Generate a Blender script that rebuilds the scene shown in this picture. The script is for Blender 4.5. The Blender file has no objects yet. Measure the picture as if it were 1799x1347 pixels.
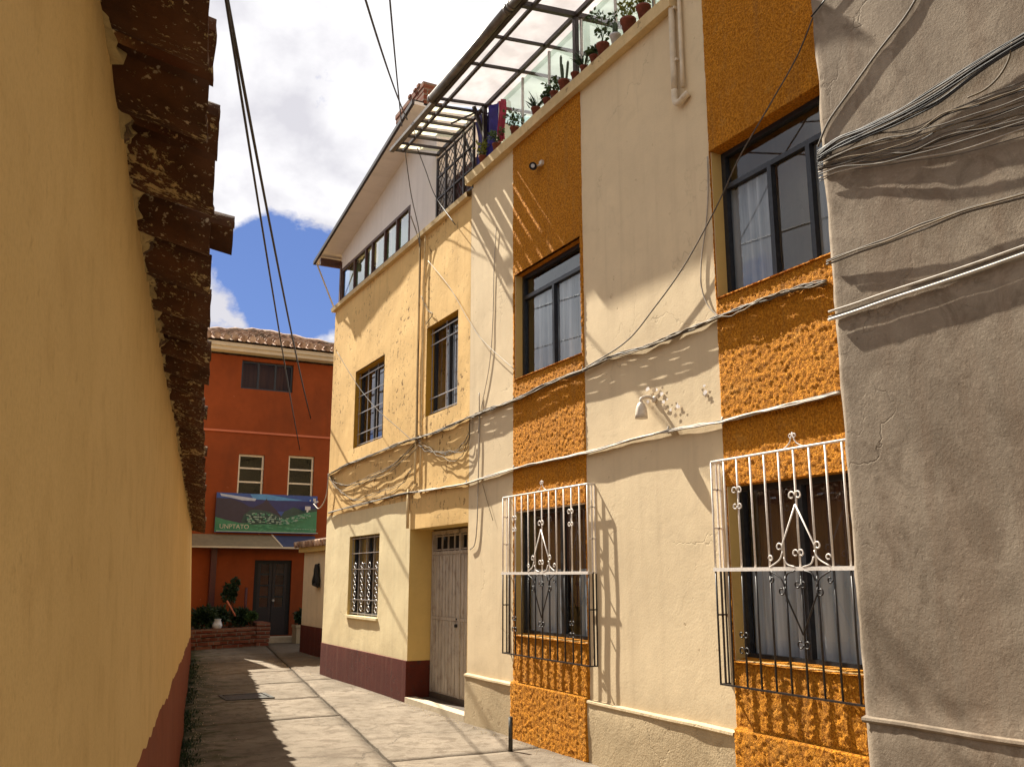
import bpy, bmesh, math, random
from math import sin, cos, radians, pi, sqrt, atan2
from mathutils import Vector, noise
random.seed(11)
R = random.random
def U(a, b): return a + (b - a) * R()
SC = bpy.context.scene
COL = SC.collection

# ------------------------------------------------------------------ camera model (also used to measure the place)
F = 1600.0; CX = 899.5; CY = 673.5; PITCH = radians(12.0); YAW = radians(27.8); H = 1.6
FW = Vector((sin(YAW) * cos(PITCH), cos(YAW) * cos(PITCH), sin(PITCH)))
RT = Vector((cos(YAW), -sin(YAW), 0)); UP = RT.cross(FW)
CAM = Vector((0, 0, H))
D = 4.613                                   # distance of the long right hand facade line
def ray(x, y): return FW + RT * ((x - CX) / F) - UP * ((y - CY) / F)
def atX(x, y, X=D):
    r = ray(x, y); return CAM + r * (X / r.x)
def atY(x, y, Y):
    r = ray(x, y); return CAM + r * (Y / r.y)
def atZ(x, y, Z=0.0):
    r = ray(x, y); return CAM + r * ((Z - H) / r.z)
SUN_A, SUN_B = 0.22, 0.84                   # sun travel per metre of fall: +x, -y

# ------------------------------------------------------------------ materials
def nt(name):
    m = bpy.data.materials.new(name); m.use_nodes = True
    n = m.node_tree; n.nodes.clear()
    out = n.nodes.new('ShaderNodeOutputMaterial')
    return m, n, out
def node(n, t, **k):
    o = n.nodes.new('ShaderNode' + t)
    for a, v in k.items():
        if a.startswith('i_'):
            o.inputs[a[2:].replace('_', ' ')].default_value = v
        else: setattr(o, a, v)
    return o
def L(n, a, b): n.links.new(a, b)
def tex(n, vec, scale, detail=6, rough=.6, dist=0.0, typ='Noise'):
    t = n.nodes.new('ShaderNodeTexNoise'); t.inputs['Scale'].default_value = scale
    t.inputs['Detail'].default_value = detail; t.inputs['Roughness'].default_value = rough
    t.inputs['Distortion'].default_value = dist
    L(n, vec, t.inputs['Vector']); return t.outputs['Fac']
def ramp(n, fac, lo, hi, c0=(0, 0, 0, 1), c1=(1, 1, 1, 1)):
    r = n.nodes.new('ShaderNodeValToRGB'); r.color_ramp.elements[0].position = lo; r.color_ramp.elements[1].position = hi
    r.color_ramp.elements[0].color = c0; r.color_ramp.elements[1].color = c1
    L(n, fac, r.inputs['Fac']); return r.outputs['Color']
def mixc(n, fac, a, b):
    m = n.nodes.new('ShaderNodeMix'); m.data_type = 'RGBA'
    if isinstance(fac, (int, float)): m.inputs[0].default_value = fac
    else: L(n, fac, m.inputs[0])
    for i, v in ((6, a), (7, b)):
        if isinstance(v, tuple): m.inputs[i].default_value = v if len(v) == 4 else v + (1,)
        else: L(n, v, m.inputs[i])
    return m.outputs[2]
def mth(n, op, a, b=None):
    m = n.nodes.new('ShaderNodeMath'); m.operation = op
    for i, v in ((0, a), (1, b)):
        if v is None: continue
        if isinstance(v, (int, float)): m.inputs[i].default_value = v
        else: L(n, v, m.inputs[i])
    return m.outputs[0]
def coords(n, scale=(1, 1, 1)):
    tc = n.nodes.new('ShaderNodeTexCoord'); mp = n.nodes.new('ShaderNodeMapping')
    mp.inputs['Scale'].default_value = scale
    L(n, tc.outputs['Object'], mp.inputs['Vector']); return mp.outputs['Vector']
def finish(n, out, col, rough=.85, bump=None, bstr=.4, bdist=.01, spec=.3, metal=0.0):
    p = n.nodes.new('ShaderNodeBsdfPrincipled')
    if isinstance(col, tuple): p.inputs['Base Color'].default_value = col if len(col) == 4 else col + (1,)
    else: L(n, col, p.inputs['Base Color'])
    if isinstance(rough, (int, float)): p.inputs['Roughness'].default_value = rough
    else: L(n, rough, p.inputs['Roughness'])
    p.inputs['Specular IOR Level'].default_value = spec; p.inputs['Metallic'].default_value = metal
    if bump is not None:
        b = n.nodes.new('ShaderNodeBump'); b.inputs['Strength'].default_value = bstr; b.inputs['Distance'].default_value = bdist
        L(n, bump, b.inputs['Height']); L(n, b.outputs['Normal'], p.inputs['Normal'])
    L(n, p.outputs[0], out.inputs['Surface']); return p
def dk(c, k): return tuple(v * k for v in c[:3])
def plaster(name, c, var=.14, scale=1.1, spots=None, spot_lo=.66, spot_scale=9, stain=None, bdist=.012, bstr=.5, fine=60, zone=1.2, streak=.10, dirt=0, crack=0):
    m, n, out = nt(name); v = coords(n)
    a = tex(n, v, scale, 8, .65, .4); b = tex(n, v, scale * 7, 6, .6)
    col = mixc(n, ramp(n, a, .3, .7), dk(c, 1 - var), dk(c, 1 + var * .6))
    col = mixc(n, mth(n, 'MULTIPLY', ramp(n, b, .45, .75), .35), col, dk(c, 1 - var * 1.6))
    sv = coords(n, (1, 6, .35)); st = tex(n, sv, 1.3, 5, .6)      # run-off streaks in the paint
    col = mixc(n, mth(n, 'MULTIPLY', ramp(n, st, .5, .8), streak * 3), col, stain or dk(c, .6))
    h = mth(n, 'ADD', mth(n, 'MULTIPLY', tex(n, v, 5, 6, .6, .6), .7), mth(n, 'MULTIPLY', tex(n, v, fine, 4, .6), .35))
    if dirt:      # splashed dirt near the ground, and grime blotches
        sp = n.nodes.new('ShaderNodeSeparateXYZ'); L(n, v, sp.inputs[0])
        gz = mth(n, 'SUBTRACT', mth(n, 'ADD', .35, mth(n, 'MULTIPLY', tex(n, v, 3, 7, .7), .8)), mth(n, 'MULTIPLY', sp.outputs[2], 1.0))
        col = mixc(n, mth(n, 'MULTIPLY', ramp(n, gz, .0, .5), dirt), col, dk(c, .42))
        col = mixc(n, mth(n, 'MULTIPLY', ramp(n, tex(n, v, 2.2, 9, .72, .5), .56, .72), dirt * .5), col, dk(c, .55))
        col = mixc(n, mth(n, 'MULTIPLY', ramp(n, tex(n, v, 95, 3, .6), .64, .74), dirt * .5), col, dk(c, .5))
    if crack:
        vo = n.nodes.new('ShaderNodeTexVoronoi'); vo.feature = 'DISTANCE_TO_EDGE'; vo.inputs['Scale'].default_value = .7
        dv = n.nodes.new('ShaderNodeVectorMath'); dv.operation = 'ADD'; nz = n.nodes.new('ShaderNodeTexNoise'); nz.inputs['Scale'].default_value = 2.2; nz.inputs['Detail'].default_value = 9
        L(n, v, nz.inputs['Vector']); L(n, v, dv.inputs[0]); L(n, nz.outputs['Color'], dv.inputs[1]); L(n, dv.outputs[0], vo.inputs['Vector'])
        ck = mth(n, 'MULTIPLY', ramp(n, vo.outputs['Distance'], .0, .005, (1, 1, 1, 1), (0, 0, 0, 1)), ramp(n, tex(n, v, .9, 3), .48, .58))
        col = mixc(n, mth(n, 'MULTIPLY', ck, crack), col, dk(c, .35)); h = mth(n, 'SUBTRACT', h, mth(n, 'MULTIPLY', ck, .5))
    if spots:
        s = ramp(n, tex(n, v, spot_scale, 5, .62, .3), spot_lo, spot_lo + .025)
        z = ramp(n, tex(n, v, zone, 2, .5), .46, .6)
        k = mth(n, 'MULTIPLY', s, z)
        col = mixc(n, k, col, spots); h = mth(n, 'SUBTRACT', h, mth(n, 'MULTIPLY', k, .6))
    finish(n, out, col, .88, h, bstr, bdist, .2); return m
def simple(name, c, rough=.6, metal=0, var=.2, scale=20, spec=.4, bd=.002):
    m, n, out = nt(name); v = coords(n); a = tex(n, v, scale, 5, .6)
    finish(n, out, mixc(n, ramp(n, a, .35, .7), dk(c, 1 - var), dk(c, 1 + var)), rough, a, .3, bd, spec, metal); return m
M = {}
M['cream'] = plaster('cream_paint', (.69, .55, .355), .10, .8, (.44, .33, .2), .665, 11, (.40, .30, .19), .008, .5, dirt=.55, crack=.35)
M['yellow'] = plaster('yellow_paint', (.74, .49, .20), .12, .9, (.24, .14, .05), .575, 13, (.36, .2, .07), .012, .6, dirt=.5, crack=.5)
M['palecream'] = plaster('pale_cream_paint', (.76, .63, .38), .08, .9, (.5, .36, .2), .66, 10, dirt=.4, crack=.3)
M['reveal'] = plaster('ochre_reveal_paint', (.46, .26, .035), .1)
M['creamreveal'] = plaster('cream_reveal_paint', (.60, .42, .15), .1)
M['orange'] = None
M['maroon'] = plaster('maroon_paint', (.115, .023, .013), .25, 2.2, (.06, .022, .016), .58, 14, (.24, .12, .08), .008, .6, dirt=.5, streak=.16)
M['base'] = plaster('beige_plinth_paint', (.54, .42, .26), .16, 2, (.36, .27, .16), .6, 9, (.4, .32, .2), .014, .8, dirt=.3, crack=.4)
M['gray'] = None
M['white'] = plaster('white_wall_paint', (.80, .74, .70), .06, 1)
M['terra'] = plaster('burnt_orange_paint', (.25, .055, .014), .16, 1.2, (.42, .2, .1), .68, 8, (.10, .03, .012), bdist=.008, dirt=.5, crack=.4, streak=.2)
M['terrapale'] = plaster('pale_orange_trim_paint', (.52, .16, .085), .1)
M['fascia'] = plaster('cream_fascia_paint', (.6, .52, .40), .15, 2)
M['darkred'] = simple('dark_red_metal', (.07, .012, .012), .5)
M['dirtgap'] = simple('mossy_gap_soil', (.055, .05, .03), 1)
M['ledge'] = plaster('ledge_paint', (.66, .50, .27), .2, 2.2, (.35, .25, .13), .62, 8, (.35, .24, .11), .015, .7)
M['bwhite'] = simple('white_bar_paint', (.72, .66, .60), .35, 0, .12, 60)
M['bblack'] = simple('black_bar_paint', (.025, .02, .018), .4, 0, .3, 60)
M['frame'] = simple('dark_window_frame', (.028, .03, .036), .35, .3, .25, 30)
M['alu'] = simple('pale_metal_frame', (.45, .43, .42), .4, .5, .15, 30)
M['brownframe'] = simple('brown_wood_frame', (.085, .035, .022), .5)
M['canopyframe'] = simple('dark_brown_steel', (.04, .03, .028), .45, .2)
M['gutter'] = simple('grey_gutter_metal', (.16, .14, .125), .45, .5, .35, 8)
M['pvc'] = simple('cream_painted_pipe', (.62, .52, .38), .5, 0, .12, 12)
M['cableblack'] = simple('black_cable_sheath', (.018, .016, .015), .5)
M['cablegrey'] = simple('dusty_grey_cable', (.11, .09, .07), .7, 0, .3, 15)
M['cablepale'] = simple('pale_cable_sheath', (.36, .31, .25), .6, 0, .2, 15)
M['cableyellow'] = simple('dusty_painted_cable', (.13, .085, .035), .7, 0, .5, 10)
M['conduitwhite'] = simple('dusty_white_conduit', (.48, .44, .38), .5, 0, .2, 9)
M['scar'] = plaster('bare_plaster_scar', (.33, .24, .15), .3, 9)
M['bluecloth'] = simple('blue_tarp_cloth', (.02, .012, .17), .7, 0, .3, 6)
M['redcloth'] = simple('red_cloth', (.32, .03, .06), .8, 0, .3, 9)
M['clay'] = simple('clay_pot', (.20, .055, .035), .8, 0, .3, 14)
M['whitepot'] = simple('white_plastic', (.6, .6, .62), .4)
M['leaf'] = simple('green_leaf', (.045, .085, .02), .55, 0, .45, 12)
M['leafdark'] = simple('dark_green_leaf', (.02, .042, .014), .55, 0, .45, 9)
M['leafyellow'] = simple('yellow_green_leaf', (.20, .22, .02), .6, 0, .4, 12)
M['cactus'] = simple('grey_green_cactus', (.06, .085, .05), .7, 0, .3, 30)
M['stem'] = simple('brown_stem', (.07, .04, .02), .9)
M['lampwhite'] = simple('dusty_cream_enamel', (.60, .52, .42), .5, 0, .15, 25)
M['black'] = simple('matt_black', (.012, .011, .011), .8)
M['darkdoor'] = simple('near_black_door_paint', (.018, .013, .014), .6)
M['steelpost'] = simple('weathered_steel', (.07, .065, .055), .5, .5, .5, 25)
M['threshold'] = plaster('threshold_cement', (.50, .42, .30), .2, 4)
M['darkfloor'] = simple('dark_floor_tile', (.07, .05, .035), .7)
M['curtain'] = None

def mk_orange():
    m, n, out = nt('orange_rough_stucco'); v = coords(n)
    a = tex(n, v, 60, 4, .65, .5); b = tex(n, v, 1.6, 5, .6)
    c = mixc(n, ramp(n, a, .40, .62), (.38, .125, .006, 1), (.80, .335, .028, 1))  # hollows coloured darker, shading painted in so the relief shows in shade
    c = mixc(n, mth(n, 'MULTIPLY', ramp(n, b, .4, .75), .45), c, (.46, .18, .016, 1))
    sv = coords(n, (1, 7, .3)); c = mixc(n, mth(n, 'MULTIPLY', ramp(n, tex(n, sv, 1.2, 6, .65), .52, .75), .45), c, (.30, .15, .05, 1))
    c = mixc(n, mth(n, 'MULTIPLY', ramp(n, tex(n, v, 4.5, 7, .7), .56, .7), .3), c, (.62, .36, .10, 1))
    h = mth(n, 'ADD', a, mth(n, 'MULTIPLY', tex(n, v, 90, 3), .3))
    finish(n, out, c, .9, h, 1.0, .03, .15); return m
M['orange'] = mk_orange()
def mk_gray():
    m, n, out = nt('raw_cement_render'); v = coords(n)
    a = tex(n, v, 1.1, 9, .68, .5); b = tex(n, v, 4.5, 8, .7, .8); g = tex(n, v, 26, 6, .65)
    c = mixc(n, ramp(n, a, .32, .68), (.175, .137, .10, 1), (.325, .265, .20, 1))
    c = mixc(n, mth(n, 'MULTIPLY', ramp(n, b, .48, .62), .6), c, (.14, .105, .074, 1))
    c = mixc(n, mth(n, 'MULTIPLY', ramp(n, g, .58, .72), .3), c, (.48, .40, .31, 1))
    sv = coords(n, (4, 4, .4)); st = tex(n, sv, 1.1, 6, .6)
    c = mixc(n, mth(n, 'MULTIPLY', ramp(n, st, .5, .72), .45), c, (.20, .135, .09, 1))
    vo = n.nodes.new('ShaderNodeTexVoronoi'); vo.feature = 'DISTANCE_TO_EDGE'; vo.inputs['Scale'].default_value = .8
    dv = n.nodes.new('ShaderNodeVectorMath'); dv.operation = 'ADD'; nz = n.nodes.new('ShaderNodeTexNoise'); nz.inputs['Scale'].default_value = 2.5; nz.inputs['Detail'].default_value = 8
    L(n, v, nz.inputs['Vector']); L(n, v, dv.inputs[0]); L(n, nz.outputs['Color'], dv.inputs[1]); L(n, dv.outputs[0], vo.inputs['Vector'])
    ck = mth(n, 'MULTIPLY', ramp(n, vo.outputs['Distance'], .0, .010, (1, 1, 1, 1), (0, 0, 0, 1)), ramp(n, tex(n, v, 1.0, 3), .5, .6))
    c = mixc(n, mth(n, 'MULTIPLY', ck, .6), c, (.09, .065, .045, 1))
    h = mth(n, 'SUBTRACT', mth(n, 'ADD', mth(n, 'MULTIPLY', tex(n, v, 9, 9, .75), .55), mth(n, 'MULTIPLY', tex(n, v, 60, 5, .7), .35)), mth(n, 'MULTIPLY', ck, .5))
    finish(n, out, c, .92, h, .7, .012, .15); return m
M['gray'] = mk_gray()
def mk_concrete():
    m, n, out = nt('worn_street_concrete'); v = coords(n)
    a = tex(n, v, .7, 9, .65, .5); b = tex(n, v, 5, 8, .7, .4); g = tex(n, v, 60, 5, .7)
    c = mixc(n, ramp(n, a, .33, .68), (.14, .112, .08, 1), (.26, .212, .158, 1))
    c = mixc(n, mth(n, 'MULTIPLY', ramp(n, b, .48, .60), .7), c, (.10, .073, .048, 1))
    c = mixc(n, mth(n, 'MULTIPLY', ramp(n, g, .52, .66), .6), c, (.09, .07, .05, 1))
    # moss hugging the foot of the left wall
    sx = n.nodes.new('ShaderNodeSeparateXYZ'); L(n, v, sx.inputs[0])
    o = mth(n, 'ADD', mth(n, 'SUBTRACT', mth(n, 'MULTIPLY', sx.outputs[0], .9869), mth(n, 'MULTIPLY', sx.outputs[1], .1616)), .08)
    mk = mth(n, 'ADD', mth(n, 'SUBTRACT', .60, mth(n, 'MULTIPLY', o, .60)), mth(n, 'MULTIPLY', mth(n, 'SUBTRACT', tex(n, v, 3.5, 8, .7), .5), 1.7))
    c = mixc(n, ramp(n, mk, .3, .62), c, (.045, .048, .018, 1))
    er = mth(n, 'ADD', mth(n, 'SUBTRACT', sx.outputs[0], 4.42), mth(n, 'MULTIPLY', mth(n, 'SUBTRACT', tex(n, v, 5, 8, .7), .5), .7)); c = mixc(n, mth(n, 'MULTIPLY', ramp(n, er, -.05, .18), .6), c, (.10, .075, .05, 1))
    c = mixc(n, mth(n, 'MULTIPLY', ramp(n, tex(n, v, 1.7, 8, .75, 1.0), .56, .66), .5), c, (.12, .09, .065, 1))
    vo = n.nodes.new('ShaderNodeTexVoronoi'); vo.feature = 'DISTANCE_TO_EDGE'; vo.inputs['Scale'].default_value = .55
    dv = n.nodes.new('ShaderNodeVectorMath'); dv.operation = 'ADD'; nz = n.nodes.new('ShaderNodeTexNoise'); nz.inputs['Scale'].default_value = 1.8; nz.inputs['Detail'].default_value = 8
    L(n, v, nz.inputs['Vector']); L(n, v, dv.inputs[0]); L(n, nz.outputs['Color'], dv.inputs[1]); L(n, dv.outputs[0], vo.inputs['Vector'])
    ck = ramp(n, vo.outputs['Distance'], .0, .008, (1, 1, 1, 1), (0, 0, 0, 1))
    c = mixc(n, mth(n, 'MULTIPLY', ck, .55), c, (.07, .055, .04, 1))
    h = mth(n, 'SUBTRACT', mth(n, 'ADD', b, mth(n, 'MULTIPLY', g, .4)), mth(n, 'MULTIPLY', ck, .5))
    finish(n, out, c, .9, mth(n, 'ADD', h, mth(n, 'MULTIPLY', tex(n, v, 22, 7, .75), .8)), .8, .016, .2); return m
M['concrete'] = mk_concrete()
def mk_ochre():
    m, n, out = nt('ochre_adobe_paint'); v = coords(n)
    a = tex(n, v, .9, 8, .6, .4); b = tex(n, v, 9, 6, .6)
    c = mixc(n, ramp(n, a, .3, .7), (.60, .41, .16, 1), (.70, .49, .205, 1))
    c = mixc(n, mth(n, 'MULTIPLY', ramp(n, b, .5, .75), .3), c, (.36, .20, .055, 1))
    g = tex(n, v, 140, 4, .7); sp = tex(n, v, 22, 6, .7)
    c = mixc(n, mth(n, 'MULTIPLY', ramp(n, sp, .60, .70), .35), c, (.34, .2, .065, 1)); c = mixc(n, mth(n, 'MULTIPLY', ramp(n, g, .45, .7), .22), c, (.33, .2, .07, 1))
    h = mth(n, 'ADD', tex(n, v, 7, 9, .68, .5), mth(n, 'MULTIPLY', g, .22))
    finish(n, out, c, .88, h, .5, .01, .2); return m
M['ochre'] = mk_ochre()
M['mortar'] = plaster('grey_brown_mortar', (.42, .31, .14), .35, 9, (.09, .05, .03), .55, 16, None, .01, .9, 60, 6)
M['reddado'] = plaster('brick_red_dado_paint', (.20, .048, .017), .18, 2.5, (.14, .04, .02), .62, 12, (.14, .045, .02), .008)
def mk_tile():
    m, n, out = nt('old_clay_tile_with_mortar'); v = coords(n)
    a = tex(n, v, 7, 6, .6); s = tex(n, v, 38, 6, .72, .2); z = tex(n, v, 3.2, 3, .6)
    c = mixc(n, ramp(n, a, .3, .7), (.05, .022, .011, 1), (.125, .055, .026, 1))
    k = ramp(n, mth(n, 'ADD', mth(n, 'MULTIPLY', s, .75), mth(n, 'MULTIPLY', z, .42)), .645, .68)
    c = mixc(n, k, c, (.50, .38, .20, 1))
    c = mixc(n, ramp(n, tex(n, v, 55, 3), .62, .68), c, (.42, .34, .24, 1))
    finish(n, out, c, .93, mth(n, 'ADD', s, k), .7, .006, .15); return m
M['tile'] = mk_tile()
def mk_rooftile():
    m, n, out = nt('weathered_roof_tile'); v = coords(n)
    a = tex(n, v, 5, 6, .6); s = tex(n, v, 1.7, 5, .6)
    c = mixc(n, ramp(n, a, .35, .65), (.20, .11, .07, 1), (.55, .40, .30, 1))
    c = mixc(n, ramp(n, s, .50, .68), c, (.10, .075, .05, 1))
    finish(n, out, c, .9, a, .5, .01, .15); return m
M['rooftile'] = mk_rooftile()
def mk_brick():
    m, n, out = nt('rough_red_brick'); v = coords(n)
    b = n.nodes.new('ShaderNodeTexBrick'); b.inputs['Scale'].default_value = 1
    b.inputs['Brick Width'].default_value = .24; b.inputs['Row Height'].default_value = .085; b.inputs['Mortar Size'].default_value = .009
    b.inputs['Color1'].default_value = (.16, .04, .022, 1); b.inputs['Color2'].default_value = (.24, .10, .06, 1); b.inputs['Mortar'].default_value = (.2, .16, .12, 1)
    sx = n.nodes.new('ShaderNodeSeparateXYZ'); cb = n.nodes.new('ShaderNodeCombineXYZ'); L(n, v, sx.inputs[0])
    L(n, mth(n, 'ADD', sx.outputs[0], sx.outputs[1]), cb.inputs[0]); L(n, sx.outputs[2], cb.inputs[1]); L(n, cb.outputs[0], b.inputs['Vector'])
    finish(n, out, b.outputs['Color'], .95, b.outputs['Fac'], -.5, .01, .1); return m
M['brick'] = mk_brick()
def mk_curtain(name, c0, c1):
    m, n, out = nt(name); v = coords(n, (1, 1, .05)); a = tex(n, v, 14, 4, .6)
    finish(n, out, mixc(n, ramp(n, a, .35, .65), c0 + (1,), c1 + (1,)), .85, a, .3, .01, .2); return m
M['curtain'] = mk_curtain('blue_grey_curtain', (.28, .32, .36), (.58, .62, .66))
M['curtaindark'] = mk_curtain('dim_blue_grey_curtain', (.19, .22, .25), (.40, .43, .46))
M['curtainbrown'] = mk_curtain('dark_brown_curtain', (.07, .032, .02), (.12, .055, .03))
M['curtaingreen'] = mk_curtain('yellow_green_curtain', (.24, .25, .11), (.42, .42, .24))
def mk_glass(name, tint=(1, 1, 1), refl=(.9, .95, 1), mix=.14):
    m, n, out = nt(name)
    t = n.nodes.new('ShaderNodeBsdfTransparent'); t.inputs[0].default_value = tint + (1,)
    g = n.nodes.new('ShaderNodeBsdfGlossy'); g.inputs['Roughness'].default_value = .02; g.inputs[0].default_value = refl + (1,)
    lw_ = n.nodes.new('ShaderNodeLayerWeight'); lw_.inputs[0].default_value = .5; fr_ = mth(n, 'ADD', mth(n, 'MULTIPLY', mth(n, 'POWER', lw_.outputs['Facing'], 4.0), .9), .04)
    x = n.nodes.new('ShaderNodeMixShader'); L(n, mth(n, 'ADD', fr_, mix * .3), x.inputs[0])
    L(n, t.outputs[0], x.inputs[1]); L(n, g.outputs[0], x.inputs[2]); L(n, x.outputs[0], out.inputs['Surface']); return m
M['glass'] = mk_glass('window_glass', (.93, .95, .97))
M['glassgreen'] = mk_glass('green_tinted_glass', (.66, .86, .76), mix=.5)
def mk_poly(name, c):
    m, n, out = nt(name); v = coords(n)
    t = n.nodes.new('ShaderNodeBsdfTranslucent'); d = n.nodes.new('ShaderNodeBsdfDiffuse')
    cc = mixc(n, ramp(n, tex(n, v, 3, 5, .6), .4, .65), dk(c, .85), c)
    L(n, cc, t.inputs[0]); L(n, cc, d.inputs[0])
    x = n.nodes.new('ShaderNodeMixShader'); x.inputs[0].default_value = .25
    L(n, t.outputs[0], x.inputs[1]); L(n, d.outputs[0], x.inputs[2])
    L(n, x.outputs[0], out.inputs['Surface']); return m
M['glassdull'] = mk_glass('dim_reflection_glass', (.8, .8, .8), (.28, .32, .38), .0)  # reflection colour darkened so the sunlit wall mirrors only dimly
M['poly'] = mk_poly('milky_polycarbonate', (.70, .68, .69))
M['polyyellow'] = mk_poly('yellowed_polycarbonate', (.78, .73, .52))
def mk_door():
    m, n, out = nt('weathered_door_paint'); v = coords(n, (1, 1, .12)); w = coords(n)
    a = tex(n, v, 26, 5, .6); b = tex(n, w, 6, 6, .7)
    c = mixc(n, ramp(n, a, .35, .7), (.34, .29, .235, 1), (.50, .44, .375, 1))
    c = mixc(n, mth(n, 'MULTIPLY', ramp(n, b, .5, .7), .6), c, (.15, .10, .07, 1))
    finish(n, out, c, .7, a, .4, .004); return m
M['door'] = mk_door()
def flatc(name, c, rough=.6): return simple(name, c, rough, 0, .12, 8)

# ------------------------------------------------------------------ mesh helpers
def bm_(): return bmesh.new()
def box(bm, a, b, mi=0):
    x0, y0, z0 = [min(a[i], b[i]) for i in range(3)]; x1, y1, z1 = [max(a[i], b[i]) for i in range(3)]
    v = [bm.verts.new(p) for p in ((x0, y0, z0), (x1, y0, z0), (x1, y1, z0), (x0, y1, z0), (x0, y0, z1), (x1, y0, z1), (x1, y1, z1), (x0, y1, z1))]
    for q in ((0, 3, 2, 1), (4, 5, 6, 7), (0, 1, 5, 4), (1, 2, 6, 5), (2, 3, 7, 6), (3, 0, 4, 7)):
        f = bm.faces.new([v[i] for i in q]); f.material_index = mi
    return v
def quad(bm, p, mi=0, flip=False):
    v = [bm.verts.new(q) for q in (p[::-1] if flip else p)]
    f = bm.faces.new(v); f.material_index = mi; return f
def tube(bm, pts, r, n=6, mi=0, cap=True):
    pts = [Vector(p) for p in pts]; rings = []; prev = None
    for i, p in enumerate(pts):
        t = (pts[min(i + 1, len(pts) - 1)] - pts[max(i - 1, 0)])
        if t.length < 1e-9: t = Vector((0, 0, 1))
        t.normalize()
        if prev is None:
            a = Vector((0, 0, 1)) if abs(t.z) < .9 else Vector((1, 0, 0)); u = t.cross(a).normalized()
        else:
            u = prev - t * prev.dot(t)
            u = u.normalized() if u.length > 1e-6 else t.orthogonal().normalized()
        prev = u; w = t.cross(u); rr = r[i] if isinstance(r, (list, tuple)) else r
        rings.append([bm.verts.new(p + (u * cos(2 * pi * k / n) + w * sin(2 * pi * k / n)) * rr) for k in range(n)])
    for i in range(len(rings) - 1):
        for k in range(n):
            f = bm.faces.new((rings[i][k], rings[i][(k + 1) % n], rings[i + 1][(k + 1) % n], rings[i + 1][k])); f.smooth = True; f.material_index = mi
    if cap:
        for rg in (rings[0][::-1], rings[-1]):
            f = bm.faces.new(rg); f.material_index = mi
def bar(bm, a, b, w, d=None, mi=0):
    """square bar from a to b"""
    a = Vector(a); b = Vector(b); t = (b - a).normalized(); d = d or w
    u = t.cross(Vector((1, 0, 0))); u = u.normalized() if u.length > 1e-4 else Vector((0, 1, 0)); s = t.cross(u)
    vs = []
    for p in (a, b):
        for (i, j) in ((-1, -1), (1, -1), (1, 1), (-1, 1)): vs.append(bm.verts.new(p + u * (i * w / 2) + s * (j * d / 2)))
    for q in ((3, 2, 1, 0), (4, 5, 6, 7), (0, 1, 5, 4), (1, 2, 6, 5), (2, 3, 7, 6), (3, 0, 4, 7)):
        f = bm.faces.new([vs[i] for i in q]); f.material_index = mi
def lathe(bm, c, prof, n=14, mi=0, ax=None):
    rings = []
    for r, z in prof: rings.append([bm.verts.new((c[0] + r * cos(2 * pi * k / n), c[1] + r * sin(2 * pi * k / n), c[2] + z)) for k in range(n)])
    for i in range(len(rings) - 1):
        for k in range(n):
            f = bm.faces.new((rings[i][k], rings[i][(k + 1) % n], rings[i + 1][(k + 1) % n], rings[i + 1][k])); f.smooth = True; f.material_index = mi
    bm.faces.new(rings[0][::-1]); bm.faces.new(rings[-1])
def leaf(bm, p, d, ln, w):
    d = d.normalized(); s = d.orthogonal().normalized(); s.rotate(__import__('mathutils').Quaternion(d, U(0, 6.28)))
    nn = d.cross(s) * ln * .12
    a = bm.verts.new(p); b = bm.verts.new(p + d * ln * .5 + s * w + nn); c = bm.verts.new(p + d * ln); e = bm.verts.new(p + d * ln * .5 - s * w + nn)
    bm.faces.new((a, b, c, e))
def foliage(bm, c, rad, n, ln=.06, w=.018):
    for _ in range(n):
        q = Vector((U(-1, 1), U(-1, 1), U(-1, 1)))
        while q.length > 1: q = Vector((U(-1, 1), U(-1, 1), U(-1, 1)))
        q = Vector((q.x * rad[0], q.y * rad[1], q.z * rad[2])); k = .6 + .8 * noise.noise((Vector(c) + q) * 6)
        leaf(bm, Vector(c) + q * k, q.normalized() + Vector((U(-.8, .8), U(-.8, .8), U(-.4, .9))), ln * U(.6, 1.3), w * U(.7, 1.3))
def obj(name, bm, mats, parent=None, label=None, cat=None, group=None, kind=None, smooth=False):
    if parent is not None:
        o = Vector((0, 0, 0)); p = parent
        while p is not None: o += p.location; p = p.parent
        bmesh.ops.translate(bm, verts=bm.verts, vec=-o)
    me = bpy.data.meshes.new(name); bm.to_mesh(me); bm.free()
    ms = mats if isinstance(mats, (list, tuple)) else [mats]
    for m in ms: me.materials.append(M[m] if isinstance(m, str) else m)
    if smooth:
        for f in me.polygons: f.use_smooth = True
    ob = bpy.data.objects.new(name, me); COL.objects.link(ob)
    if parent is not None: ob.parent = parent
    tag(ob, label, cat, group, kind); return ob
def tag(o, label=None, cat=None, group=None, kind=None):
    if label: o['label'] = label
    if cat: o['category'] = cat
    if group: o['group'] = group
    if kind: o['kind'] = kind
def thing(name, loc, label, cat, group=None):
    o = bpy.data.objects.new(name, None); o.empty_display_size = .2; COL.objects.link(o); o.location = loc
    tag(o, label, cat, group); return o
def smoothpts(pts, n=6):
    """Catmull-Rom through the points"""
    P = [Vector(p) for p in pts]; P = [P[0] * 2 - P[1]] + P + [P[-1] * 2 - P[-2]]; out = []
    for i in range(1, len(P) - 2):
        a, b, c, d = P[i - 1:i + 3]
        for k in range(n):
            t = k / n
            out.append(.5 * ((2 * b) + (c - a) * t + (2 * a - 5 * b + 4 * c - d) * t * t + (3 * b - a - 3 * c + d) * t ** 3))
    out.append(P[-2]); return out

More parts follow.
